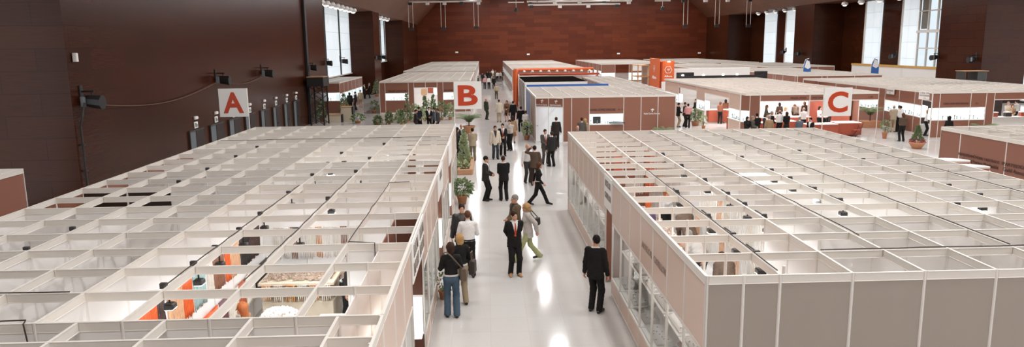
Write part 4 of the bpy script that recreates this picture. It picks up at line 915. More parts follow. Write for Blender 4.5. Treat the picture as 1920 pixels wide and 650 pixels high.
def potted(label, x, y, pr, ph, fr, fz, n, s, lm=None, cone=False, seed=1, name='potted_plant', cat='plant', square=False):
    t = thing(name, label, cat, (x, y, 0)); r = random.Random(seed)
    q = MB()
    if square: q.bbox(-pr, pr, -pr, pr, 0, ph, .03)
    else: pot(q, pr, ph)
    pt = q.build('pot', TERRA, t, smooth=not square)
    q = MB(); q.lathe([(.02,ph*.95),(pr*.84,ph*.93),(pr*.5,ph*.98)], (0,0,0), 10); q.build('soil', SOIL, pt)
    q = MB()
    for k in range(5): a = r.uniform(0, 6.28); q.tube([(0,0,ph*.9),(fr*.4*math.cos(a), fr*.4*math.sin(a), ph+fz*.8)], .012, 5)
    q.build('stem', STEM, t)
    q = MB(); leaves(q, (0,0,ph+(0.02 if cone else fz)), n, fr, fz*(2 if cone else 1), s, r, cone); q.build('foliage', lm or LEAF, t)
    return t
def palm(label, x, y, h, n, L, ph=.3, pr=.25, seed=3, boxy=False, base=True):
    t = thing('potted_palm', label, 'plant', (x, y, 0)); r = random.Random(seed)
    q = MB()
    if boxy: q.bbox(-pr*1.6, pr*1.6, -pr, pr, 0, ph, .03)
    else: pot(q, pr, ph)
    q.build('pot', TERRA, t)
    q = MB(); q.tube([(0,0,ph*.5),(0,0,ph+h)], [.05,.035], 8); q.build('trunk', STEM, t)
    q = MB()
    for k in range(n):
        a = 2*PI*k/n+r.uniform(-.2,.2); el = r.uniform(.85, 1.52); P = []
        for i in range(7):
            f = i/6; P.append(Vector((math.cos(a)*L*f*math.cos(el*(1-f*.5)), math.sin(a)*L*f*math.cos(el*(1-f*.5)), ph+h+L*(f*math.sin(el)-.45*f*f))))
        q.tube(P, [.012]*6+[.004], 4)
        for i in range(1, 7):
            d = (P[i]-P[i-1]).normalized(); sd = d.cross(Vector((0,0,1))); sd = sd.normalized() if sd.length > .01 else Vector((1,0,0))
            for sg in (-1, 1):
                for o in (0, .5):
                    b = P[i-1].lerp(P[i], o); tip = b+sd*sg*L*.26*(1-.5*abs(i/6-.4))+d*L*.16-Vector((0,0,L*.07)); w = d*L*.03
                    q.add([b-w, b+w, tip, (b+tip)/2+Vector((0,0,.01))], [(0,1,3),(1,2,3),(2,0,3)])
    q.build('fronds', LEAF, t); return t
potted('leafy green plant in a terracotta pot against the left stands', -1.0, 27.0, .2, .34, .36, .3, 260, .16, LEAF, False, 2)
potted('small plant in a terracotta pot at the feet of the woman in jeans', -1.1, 16.5, .13, .22, .18, .2, 70, .1, LEAFD, False, 4)
potted('flowering plant in a terracotta pot by the white doors', 2.5, 45.6, .2, .3, .3, .45, 180, .18, LEAFY, False, 5)
potted('bushy plant in a terracotta pot at the busy stand side entrance', 15.1, 51.9, .3, .35, .45, .42, 220, .2, LEAF, False, 6)
potted('slim potted plant beside the red counter entrance', 15.2, 50.2, .14, .2, .2, .35, 60, .16, LEAFY, False, 7)
potted('slim potted plant at the corner post right of the letter C sign', 24.35, 43.3, .16, .42, .18, .38, 80, .15, LEAF, False, 8)
potted('small potted plant at the left corner of the brown stand by the hedge', -10.2, 66.1, .2, .3, .3, .4, 80, .2, LEAFD, False, 9)
potted('cone-shaped shrub against the left wall by the lift tower', -13.4, 59.2, .2, .25, .42, .75, 200, .2, LEAF, True, 10)
potted('cone-shaped shrub before the small window stand', -12.6, 64.6, .2, .3, .5, .75, 200, .2, LEAFD, True, 11)
potted('small green tree far off beside the red pier', -13.3, 88.5, .25, .3, .5, .8, 160, .25, LEAF, True, 12)
potted('low pot of foliage beside the tall kiosk counter', -10.2, 57.5, .25, .2, .5, .25, 100, .22, LEAF, False, 13)
palm('palm in a reddish pot behind the beige-jacket man', -1.25, 49.8, .25, 20, 1.05, .5, .4, 3)
palm('palm at the foot of the right end of the brown corner stand', 10.6, 43.0, .2, 14, .8, .35, .25, 4); palm('palm in a terracotta trough before the narrow brown panels at right', 26.6, 49.3, .4, 16, 1.0, .45, .42, 5, True)
palm('green fronds before the crowd outside the busy stand, left one', 15.7, 41.0, .1, 14, .9, .3, .25, 6); palm('green fronds before the crowd outside the busy stand, right one', 17.1, 40.8, .1, 14, .9, .3, .25, 7); palm('green fronds at the foot of the long lit showcase at right', 29.6, 41.9, .2, 14, .9, .3, .25, 8)
t = thing('flower_bowl', 'wide terracotta bowl with dark shrub and pink flowers in the right aisle', 'planter', (23.8, 39.0, 0)); r = random.Random(9)
q = MB(); q.lathe([(.22,0),(.38,.26),(.43,.32),(.43,.36),(.35,.36)], (0,0,0), 20); q.build('bowl', TERRA, t, smooth=True); q = MB(); leaves(q, (0,0,.4), 220, .4, .13, .11, r, False, .8); q.build('flowers', PINK, t); q = MB(); leaves(q, (0,0,.4), 260, .26, .85, .16, r, True); q.build('foliage', LEAFD, t)
t = thing('planter_box', 'low wooden planter of bark with shrubs along the left stands', 'planter', (-1.08, 35.2, 0)); r = random.Random(10)
for a in ((-.35,.35,-1.95,-1.83),(-.35,.35,1.83,1.95),(-.35,-.25,-1.83,1.83),(.2,.38,-1.83,1.83)): q = MB(); q.bbox(*a, 0, .26, .02); q.build('side_board', TIMBER, t)
q = MB(); r2 = random.Random(2)
for k in range(340): x, y = r2.uniform(-.25,.2), r2.uniform(-1.8,1.8); s = r2.uniform(.03,.08); q.bbox(x-s,x+s,y-s*.6,y+s*.6,.1,.16+r2.uniform(0,.08),.005)
q.build('bark_chips', SOIL, t)['kind'] = 'stuff'
q = MB(); leaves(q, (-.1,.8,.2), 320, .26, 1.5, .2, r, True); q.build('tall_shrub', LEAFY, t); q = MB(); leaves(q, (-.1,-1.0,.3), 160, .24, .2, .16, r); leaves(q, (.05,1.4,.3), 100, .2, .2, .14, r); q.build('low_shrub', LEAFY, t)
for k, (x, y, h, w, m, cone) in enumerate(((-6.3,57.6,2.3,.5,LEAFD,True),(-5.3,57.8,1.3,.6,LEAFY,False),(-5.0,58.6,2.0,.45,LEAF,True),(-4.3,58.6,2.1,.5,LEAFD,True),(-4.7,59.4,1.9,.9,LEAFY,False),(-3.7,59.0,1.7,.6,LEAF,False),(-5.8,58.2,1.6,.7,LEAFY,False),(-7.0,57.4,.9,.5,LEAFY,True),(-6.5,55.5,1.1,.45,LEAF,True),(-7.6,56.5,1.1,.35,LEAFD,False),(-8.4,56.0,.8,.4,LEAFD,False),(-3.0,59.2,1.5,.5,LEAFY,False))):
    t = thing('hedge_shrub', 'shrub in the hedge before the brown stand at left, %s: %s' % (ORD[k], ('tall cone', 'rounded')[0 if cone else 1]), 'shrub', (x, y, 0), 0, 'hedge shrubs'); r = random.Random(20+k)
    q = MB(); q.tube([(0,0,0),(.02,0,h*.5)], .03, 6); q.build('stem', STEM, t); q = MB(); leaves(q, (0,0,.1 if cone else h*.45), 200, w*.6, h*.92 if cone else h*.42, .2, r, cone); q.build('foliage', m, t)
    q = MB(); pot(q, .16, .22); q.build('pot', TERRA, t)
# ------------------------------------------------------------------ people: bodies and clothes as smooth iso-surfaces
F32 = np.float32
def surface_nets(fn, lo, hi, st):
    lo = np.array(lo, F32); n = np.maximum(2, np.ceil((np.array(hi)-lo)/st).astype(int)+1)
    ax = [lo[k]+st*np.arange(n[k], dtype=F32) for k in range(3)]
    X, Y, W = np.meshgrid(*ax, indexing='ij'); P = np.stack([X.ravel(), Y.ravel(), W.ravel()], 1)
    f = fn(P).reshape(n).astype(F32); s = f < 0
    acc = np.zeros(tuple(n-1)+(3,), F32); cnt = np.zeros(tuple(n-1), F32)
    for a in range(3):
        b, c = (a+1) % 3, (a+2) % 3
        i0 = [slice(None)]*3; i1 = [slice(None)]*3; i0[a] = slice(0, -1); i1[a] = slice(1, None)
        f0, f1 = f[tuple(i0)], f[tuple(i1)]; cr = (f0 < 0) != (f1 < 0); t = np.where(cr, f0/np.where(cr, f0-f1, 1), 0)
        for ob in (0, 1):
            for oc in (0, 1):
                sl = [slice(None)]*3; sl[b] = slice(ob, n[b]-1+ob); sl[c] = slice(oc, n[c]-1+oc)
                m = cr[tuple(sl)]; cnt += m; acc[..., a] += np.where(m, t[tuple(sl)], 0); acc[..., b] += m*ob; acc[..., c] += m*oc
    idx = -np.ones(tuple(n-1), int); act = cnt > 0; idx[act] = np.arange(act.sum())
    cell = np.argwhere(act); v = lo+st*(cell+acc[act]/cnt[act][:, None])
    quads = []
    for a in range(3):
        b, c = (a+1) % 3, (a+2) % 3
        i0 = [slice(1, -1)]*3; i1 = [slice(1, -1)]*3; i0[a] = slice(0, -1); i1[a] = slice(1, None)
        s0, s1 = s[tuple(i0)], s[tuple(i1)]
        for flip, m in ((False, s0 & ~s1), (True, ~s0 & s1)):
            e = np.argwhere(m)
            if not len(e): continue
            e[:, b] += 1; e[:, c] += 1
            def g(db, dc): k = e.copy(); k[:, b] -= db; k[:, c] -= dc; return idx[k[:, 0], k[:, 1], k[:, 2]]
            q = np.stack([g(1, 1), g(0, 1), g(0, 0), g(1, 0)], 1)
            quads.append(q[:, ::-1] if flip else q)
    q = np.concatenate(quads) if quads else np.zeros((0, 4), int)
    return v, q[(q >= 0).all(1)]
def cone(P, a, b, ra, rb):
    a = np.array(a, F32); b = np.array(b, F32); ab = b-a; t = np.clip((P-a)@ab/max(1e-9, float(ab@ab)), 0, 1)
    return np.linalg.norm(P-a-t[:, None]*ab, axis=1)-(ra+t*(rb-ra))
def ell(P, c, r):
    q = P-np.array(c, F32); r = np.array(r, F32); k0 = np.linalg.norm(q/r, axis=1); k1 = np.linalg.norm(q/(r*r), axis=1)
    return k0*(k0-1)/np.maximum(k1, 1e-6)
def smin(a, b, k):
    h = np.clip(.5+.5*(b-a)/k, 0, 1); return b+(a-b)*h-k*h*(1-h)
def ik(a, b, l1, l2, hint):
    a = np.array(a, float); b = np.array(b, float); d = b-a; L = min(np.linalg.norm(d), (l1+l2)*.999); u = d/max(np.linalg.norm(d), 1e-6)
    b = a+u*L; h = np.array(hint, float); h -= u*(h@u); h /= max(np.linalg.norm(h), 1e-6)
    x = (l1*l1-l2*l2+L*L)/(2*L); y = math.sqrt(max(0, l1*l1-x*x)); return a+u*x+h*y, b
PC = dict(black='#1b1918', charcoal='#2b2827', navy='#2a2b33', grey='#55504c', dkgrey='#3c3937', dkbrown='#3a2c25', dkbrownsuit='#2f2723', brown='#57463a', olive='#6a5a45', beige='#a89880', dkbeige='#7d705c', cream='#cdc0ad', tan='#9c8063', white='#ded9d5', ltgrey='#bdb5ae', jeans='#465868', dkjeans='#33383f', khaki='#9a8a70', green='#a8a97c', leather='#24201e', pink='#c98f8c', rust='#7b4a36', dkgreen='#3a3f33', bluegrey='#5c626c', lilac='#a79a9c', purple='#5d4661', wine='#5a2f2e', olivedk='#544d3d', patternbrown='#6b4d38', skirtdark='#282320', skirttan='#7b5a3f', redtie='#b5482f')
HC = dict(hblack='#1d1816', hdkbrown='#35231a', hbrown='#5c3b29', hblond='#b08a5c', hgrey='#8c857e', hginger='#a5613a', hred='#b4552c')
SKIN = mat('skin', '#c9977c', .5, var=.05, scale=12); LIPS = mat('lips', '#9a5a50', .5); EYE = mat('eye_dark', '#2a1e1a', .3); SHOEB = mat('black_shoe', '#1a1614', .3); SHOET = mat('tan_shoe', '#b58a63', .5)
def cloth(c): return mat('cloth_'+c, PC[c], .85 if c != 'leather' else .4, var=.25 if c == 'patternbrown' else .07, scale=40 if c == 'patternbrown' else 9, spec=.25 if c != 'leather' else .5)
def hairm(c): return mat('hair_'+c, HC[c], .6, var=.3, scale=30, spec=.15)
def np_mesh(name, parts, m):
    vs, qs, o = [], [], 0
    for v, q in parts: vs.append(v); qs.append(q+o); o += len(v)
    v = np.concatenate(vs).astype(F32); q = np.concatenate(qs).astype(np.int32)
    me = bpy.data.meshes.new(name); me.vertices.add(len(v)); me.vertices.foreach_set('co', v.ravel()); me.loops.add(q.size); me.loops.foreach_set('vertex_index', q.ravel())
    me.polygons.add(len(q)); me.polygons.foreach_set('loop_start', np.arange(0, q.size, 4, dtype=np.int32)); me.polygons.foreach_set('loop_total', np.full(len(q), 4, np.int32))
    me.polygons.foreach_set('use_smooth', np.ones(len(q), bool)); me.update(calc_edges=True); me.validate(); me.materials.append(m); return me

def person(x, y, H, yaw, sex, hair, hcol, top, tcol, shirt, tie, bcolr, pose, hyaw, label, drop):
    s = H/1.75; dist = math.hypot(x, y); fem = sex == 'f'
    lod = 0 if dist < 24 else 1 if dist < 46 else 2
    hs, cs, ps = ((.008, .014, .006), (.012, .02, .009), (.018, .028, .014))[lod]
    root = thing('person', label, 'person', (x, y, 0), math.radians(yaw))
    lean = {'lean': .75, 'front': .12, 'walk': .06, 'hands': .03}.get(pose, 0.)
    if drop: lean = .15
    pel = np.array([0, 0, .93-(.03 if pose == 'walk' else 0)-drop]); cl, sl = math.cos(lean), math.sin(lean)
    def up(p):     # upper-body frame -> person frame
        p = np.array(p, float)-[0, 0, .93]; return np.array([p[0], p[1]*cl-p[2]*sl, p[1]*sl+p[2]*cl])+pel
    def inv(P):
        q = P-pel.astype(F32); return np.stack([q[:, 0], q[:, 1]*cl+q[:, 2]*sl, -q[:, 1]*sl+q[:, 2]*cl+.93], 1).astype(F32)
    sw = .16 if fem else .176
    # legs
    feet = {'walk': ((.07, -.38, .09), (-.07, .36, .13))}.get(pose, ((.105, -.03, .09), (-.105, .03, .09)))
    if drop: feet = ((.11, -.38, .09), (-.11, -.36, .09))
    legs = []
    for sg, ft in zip((1, -1), feet):
        h = pel+np.array([sg*.085, 0, -.02]); k, a = ik(h, ft, .44, .42, (sg*.05, -1, .05)); legs.append((h, k, a))
    # arms: wrist targets in the upper frame, x>0 is the person's left
    W = {'stand': ((.27, -.03, .87), (-.27, -.03, .87)), 'hands': ((.06, -.26, 1.06), (-.06, -.25, 1.03)), 'front': ((.13, -.3, 1.16), (-.13, -.3, 1.12)), 'back': ((.07, .2, .98), (-.07, .21, .95)),
         'crossed': ((-.11, -.2, 1.2), (.11, -.23, 1.17)), 'raise': ((.2, -.2, 1.6), (-.26, -.06, .88)), 'lean': ((.17, -.28, .98), (-.17, -.3, .95)), 'walk': ((.25, .2, .93), (-.24, -.22, .95))}[pose]
    arms = []
    for sg, wt in zip((1, -1), W):
        sh = up((sg*sw, .005, 1.405)); hint = (sg*.6, .9, -.35) if pose != 'raise' or sg < 0 else (.8, -.1, -.6)
        e, w = ik(sh, up(wt), .29, .255, hint); arms.append((sh, e, w))
    hy = math.radians(hyaw); ch, sh_ = math.cos(hy), math.sin(hy)
    hc = up((0, -.02 if not lean > .5 else -.06, 1.61))
    ht = lean*.6
    ct, st_ = math.cos(-ht), math.sin(-ht)
    def hloc(P):   # into head frame (centre at origin, looking to -y); the head lifts a little when the body leans
        q = P-hc.astype(F32); c, d = math.cos(lean-ht), math.sin(lean-ht)
        q = np.stack([q[:, 0], q[:, 1]*c+q[:, 2]*d, -q[:, 1]*d+q[:, 2]*c], 1)
        return np.stack([q[:, 0]*ch+q[:, 1]*sh_, -q[:, 0]*sh_+q[:, 1]*ch, q[:, 2]], 1).astype(F32)
    def head(P):
        q = hloc(P); d = ell(q, (0, .012, .03), (.073, .093, .1)); d = smin(d, ell(q, (0, -.035, -.045), (.052, .055, .062)), .035); d = smin(d, cone(q, (0, -.075, -.09), (0, -.07, -.085), .016, .018), .03)
        d = smin(d, cone(q, (0, -.088, .015), (0, -.112, -.02), .008, .013), .012); d = smin(d, cone(q, (-.03, -.082, .03), (.03, -.082, .03), .01, .01), .015)
        d = np.maximum(d, -ell(q, (.031, -.098, .012), (.015, .012, .009))); d = np.maximum(d, -ell(q, (-.031, -.098, .012), (.015, .012, .009)))
        d = smin(d, cone(q, (-.014, -.088, -.055), (.014, -.088, -.055), .007, .007), .01)
        for sg in (-1, 1): d = smin(d, ell(q, (sg*.076, .015, 0), (.011, .024, .032)), .008)
        return d
    nb = up((0, .02, 1.42))
    def neck(P): return cone(P, nb, hc+np.array([0, .01, -.05]), .056 if not fem else .047, .052 if not fem else .045)
    body = [surface_nets(lambda P: smin(head(P), neck(P), .025), hc-[.13, .16, .24], hc+[.13, .15, .16], hs)]
    for i, (sh, e, w) in enumerate(arms):
        sg = (1, -1)[i]; d = (w-e)/np.linalg.norm(w-e)
        nrm = np.array([-sg*1., .0, .0]); 
        if abs(d[0]) > .6: nrm = np.array([0, 1., -.3])
        nrm = nrm-d*(nrm@d); nrm /= np.linalg.norm(nrm); sd = np.cross(d, nrm)*(1 if sg > 0 else -1)    # thumb side
        if sd[1] > .2: sd = -sd
        def hand(P, w=w, d=d, nrm=nrm, sd=sd, e=e):
            D = cone(P, w-d*.09, w+d*.01, .029, .025)
            for k in range(4):
                o = (1.5-k)*.0195; kn = w+d*(.088-abs(k-1.2)*.004)+sd*o
                D = smin(D, cone(P, w+d*.02+sd*o*.75, kn, .0155, .0125), .012)
            for k in range(4):
                o = (1.5-k)*.0205; kn = w+d*(.088-abs(k-1.2)*.004)+sd*o; L = (.04, .045, .042, .032)[k]; cu = .35+.1*k
                p1 = kn+(d*math.cos(cu)+nrm*math.sin(cu))*L; p2 = p1+(d*math.cos(cu*2.3)+nrm*math.sin(cu*2.3))*L*.85
                D = np.minimum(D, np.minimum(cone(P, kn, p1, .0098, .0088), cone(P, p1, p2, .0088, .0072)))
            t0 = w+d*.025+sd*.022; t1 = t0+(d*.7+sd*.6+nrm*.35)*.042; t2 = t1+(d*.92+sd*.1+nrm*.4)*.032
            return np.minimum(D, np.minimum(cone(P, t0, t1, .0125, .0105), cone(P, t1, t2, .0105, .008)))
        c = w+d*.05; body.append(surface_nets(hand, c-[.15]*3, c+[.15]*3, ps))
    fl = np.array([1, 1.42, 1], F32)
    def torso(P, off=0.):
        Q = inv(P); A = Q*fl
        if fem:
            d = cone(A, (0, 0, 1.08), (0, -.01, 1.3), .125+off, .148+off); d = smin(d, cone(A, (0, .0, .93), (0, 0, 1.08), .168+off, .128+off), .06); d = smin(d, ell(Q, (0, -.075, 1.26), (.13+off, .07+off, .075+off)), .04)
        else:
            d = cone(A, (0, 0, 1.04), (0, -.01, 1.3), .152+off, .18+off); d = smin(d, cone(A, (0, .0, .9), (0, 0, 1.05), .162+off, .152+off), .06)
        for sg in (-1, 1): d = smin(d, cone(Q, (0, .012, 1.425), (sg*(sw-.012), .008, 1.4), .058+off, .056+off), .05)
        return d/1.12
    def armd(P, off, cut=0.):
        d = None
        for sh, e, w in arms:
            u = (w-e)/np.linalg.norm(w-e); a = smin(cone(P, sh, e, .058+off, .048+off), cone(P, e, w-u*(.02+cut), .047+off, .036+off), .02); d = a if d is None else np.minimum(d, a)
        return d
    def legd(P, off, flare=0., z0=.05):
        d = None
        for h, k, a in legs:
            l = smin(cone(P, h, k, .088+off, .062+off), cone(P, k, a+np.array([0, 0, -.03]), .062+off, .046+off+flare), .04); d = l if d is None else smin(d, l, .015)
        return np.maximum(d, z0-P[:, 2])
    lo = np.minimum.reduce([np.minimum(np.minimum(a, b), c) for a, b, c in arms+legs]+[pel-[.2, .2, 0]])-.14; hi = np.maximum.reduce([np.maximum(np.maximum(a, b), c) for a, b, c in arms+legs]+[up((0, 0, 1.5))])+.12
    lo[2] = 0
    skirt = bcolr.startswith('skirt')
    body.append(surface_nets(lambda P: np.minimum(np.minimum(torso(P, -.03), armd(P, -.022, .03)), legd(P, -.02 if not skirt else -.012, 0, .03)), lo, hi, .035 if not skirt else cs*1.2))
    bo = np_mesh('body', [(v*s, q) for v, q in body], SKIN); bod = obj('body', bo, root)
    def part(name, fn, l, h, st, m, lab=None):
        v, q = surface_nets(fn, l, h, st)
        if len(q) == 0: return
        o = obj(name, np_mesh(name, [(v*s, q)], m), root)
        if lab: o['label'] = lab
        return o
    tl = np.minimum.reduce([np.minimum(np.minimum(a, b), c) for a, b, c in arms]+[pel-[.26, .22, .4]])-.09; th = np.maximum.reduce([np.maximum(np.maximum(a, b), c) for a, b, c in arms]+[up((0, 0, 1.5))])+.1
    th = np.maximum(th, pel+[.24, .2, .1]); tl[2] = max(tl[2], .02)
    openv = top in ('suit', 'coat')
    hem = {'suit': .79, 'coat': .74, 'sweater': .95, 'shirt': .96}[top]; off = {'suit': .016, 'coat': .022, 'sweater': .006, 'shirt': .008}[top]
    def wrk(P): return .0045*np.sin(P[:, 2]*47+P[:, 0]*31)*np.sin(P[:, 1]*39-P[:, 2]*23+1.3)
    def vcut(Q):   # open V at the chest
        wv = np.clip((Q[:, 2]-1.1)/.36, 0, 1)*.078; return np.maximum(np.abs(Q[:, 0])-wv, np.maximum(Q[:, 1]+.02, 1.1-Q[:, 2]))
    def garment(P):
        Q = inv(P); d = torso(P, off)
        if openv: A = Q*fl; d = smin(d, cone(A, (0, 0, hem-.02), (0, 0, 1.02), .19+off, .15+off)/1.12, .04)
        d = np.maximum(d, hem-Q[:, 2]); d = np.maximum(d, Q[:, 2]-1.475)
        d = smin(d, armd(P, off*.9), .03)+wrk(P)
        if openv and shirt: d = np.maximum(d, -vcut(Q))
        return d
    part({'suit': 'jacket', 'coat': 'coat', 'sweater': 'sweater', 'shirt': 'shirt'}[top], garment, tl, th, cs, cloth(tcol))
    cc = up((0, 0, 1.3))
    if openv and shirt:
        sf = part('shirt_front', lambda P: np.maximum(np.minimum(torso(P, .005), cone(P, nb-[0, 0, .0], nb+(hc-nb)*.38, .068, .062)), np.maximum(inv(P)[:, 2]-1.5, np.minimum(vcut(inv(P))-.02, 1.42-inv(P)[:, 2]))), cc-[.2, .25, .25], cc+[.2, .2, .25], cs*.8, cloth(shirt))
        if tie: tp = part('tie', lambda P: np.maximum(torso(P, .016), np.maximum(np.abs(inv(P)[:, 0])-.016-.02*np.clip((1.42-inv(P)[:, 2])/.3, 0, 1), np.maximum(np.maximum(1.08-inv(P)[:, 2], inv(P)[:, 2]-1.44), inv(P)[:, 1]+.03))), cc-[.1, .25, .25], cc+[.1, .1, .2], cs*.7, cloth(tie)); tp.parent = sf if sf and tp else root
    elif top == 'shirt' or openv:
        part('collar', lambda P: np.maximum(cone(P, nb-[0, 0, .01], nb+(hc-nb)*.36, .07, .062), -cone(P, nb-[0, 0, .1], nb+(hc-nb)*.6, .056, .05)), nb-[.12, .12, .08], nb+[.12, .12, .14], cs*.7, cloth('white' if top != 'coat' else tcol))
    if skirt:
        part('skirt', lambda P: np.maximum(np.maximum(cone(P*fl, (0, 0, .5), (0, 0, .96), .24, .15)/1.15, .5-P[:, 2]), P[:, 2]-1.0)+wrk(P), (-.32, -.3, .45), (.32, .3, 1.05), cs, cloth(bcolr))
    else:
        fla = .022 if bcolr in ('jeans', 'green') else .012
        part('trousers', lambda P: smin(legd(P, .012, fla, .045), np.maximum(ell(P, pel+[0, 0, -.0], (.172 if not fem else .178, .118, .14)), -9), .04)+wrk(P)*.8, np.array([lo[0], lo[1], .0]), np.array([max(hi[0], .3), hi[1], pel[2]+.2]), cs, cloth(bcolr))
        if top in ('shirt', 'sweater') and lod < 2: part('belt', lambda P: np.maximum(ell(P, pel, (.182, .126, .3)), np.abs(P[:, 2]-pel[2]-.075)-.02), pel-[.22, .16, .02], pel+[.22, .16, .14], cs*.7, cloth('black') if top == 'shirt' else cloth('ltgrey'))
    for i, (h, k, a) in enumerate(legs):
        sg = (1, -1)[i]; toe = a+np.array([sg*.03, -.17, -.055 if a[2] < .1 else -.075]); heel = a+np.array([0, .055, -.055 if a[2] < .1 else -.02])
        part('shoe', lambda P, a=a, toe=toe, heel=heel: np.maximum(smin(smin(cone(P, heel, toe, .036, .036), cone(P, a, a+[0, -.06, -.03], .04, .042), .03), cone(P, a, a+[0, 0, .03], .042, .04), .02), .004-P[:, 2]), np.minimum(heel, toe)-[.08, .07, .06], np.maximum(a, heel)+[.09, .08, .1], max(.009, cs*.7), SHOET if tie and 'hands behind' in label else SHOEB)
    # hair
    def face(q): return ell(q, (0, -.125, -.03), (.068, .075, .115))
    if hair == 'bald':
        hf = lambda P: np.maximum(np.maximum(ell(hloc(P), (0, .022, .015), (.083, .098, .09)), hloc(P)[:, 2]-.045), np.maximum(-hloc(P)[:, 2]-.07, -hloc(P)[:, 1]-.01))
    elif hair == 'short':
        hf = lambda P: np.maximum(np.maximum(ell(hloc(P), (0, .02, .042), (.083, .102, .103)), -face(hloc(P))), -hloc(P)[:, 2]-.06+np.clip(-hloc(P)[:, 1], 0, .1)*1.1)+.003*np.sin(P[:, 0]*120)*np.sin(P[:, 1]*110+P[:, 2]*60)
    else:
        ln = {'bob': -.075, 'long': -.24, 'pony': -.06}[hair]
        def hf(P):
            q = hloc(P); d = ell(q, (0, .022, .04), (.09, .108, .108)); d = smin(d, cone(q*np.array([.85, 1, 1], F32), (0, .04, .02), (0, .055, ln), .085, .07), .03)
            if hair == 'pony': d = smin(d, cone(q, (0, .12, .03), (0, .15, -.13), .03, .02), .02)
            return np.maximum(d, -face(q)+0*d)+.004*np.sin(P[:, 0]*90+P[:, 2]*20)*np.sin(P[:, 1]*90)
    part('hair', hf, hc-[.16, .17, .34], hc+[.16, .24, .19], hs*1.1, hairm(hcol))
    if lod < 2:
        for sg in (-1, 1):
            e = np.array([sg*.031, -.082, .012]); c_, d_ = math.cos(lean-ht), math.sin(lean-ht)
            e2 = np.array([e[0]*ch-e[1]*sh_, e[0]*sh_+e[1]*ch, e[2]]); e2 = np.array([e2[0], e2[1]*c_-e2[2]*d_, e2[1]*d_+e2[2]*c_])+hc
            q = MB(); q.lathe([(.001,-.009),(.007,-.006),(.0095,0),(.007,.006),(.001,.009)], tuple(e2*s), 8); q.build('eye', EYE, bod, smooth=True)
    return root
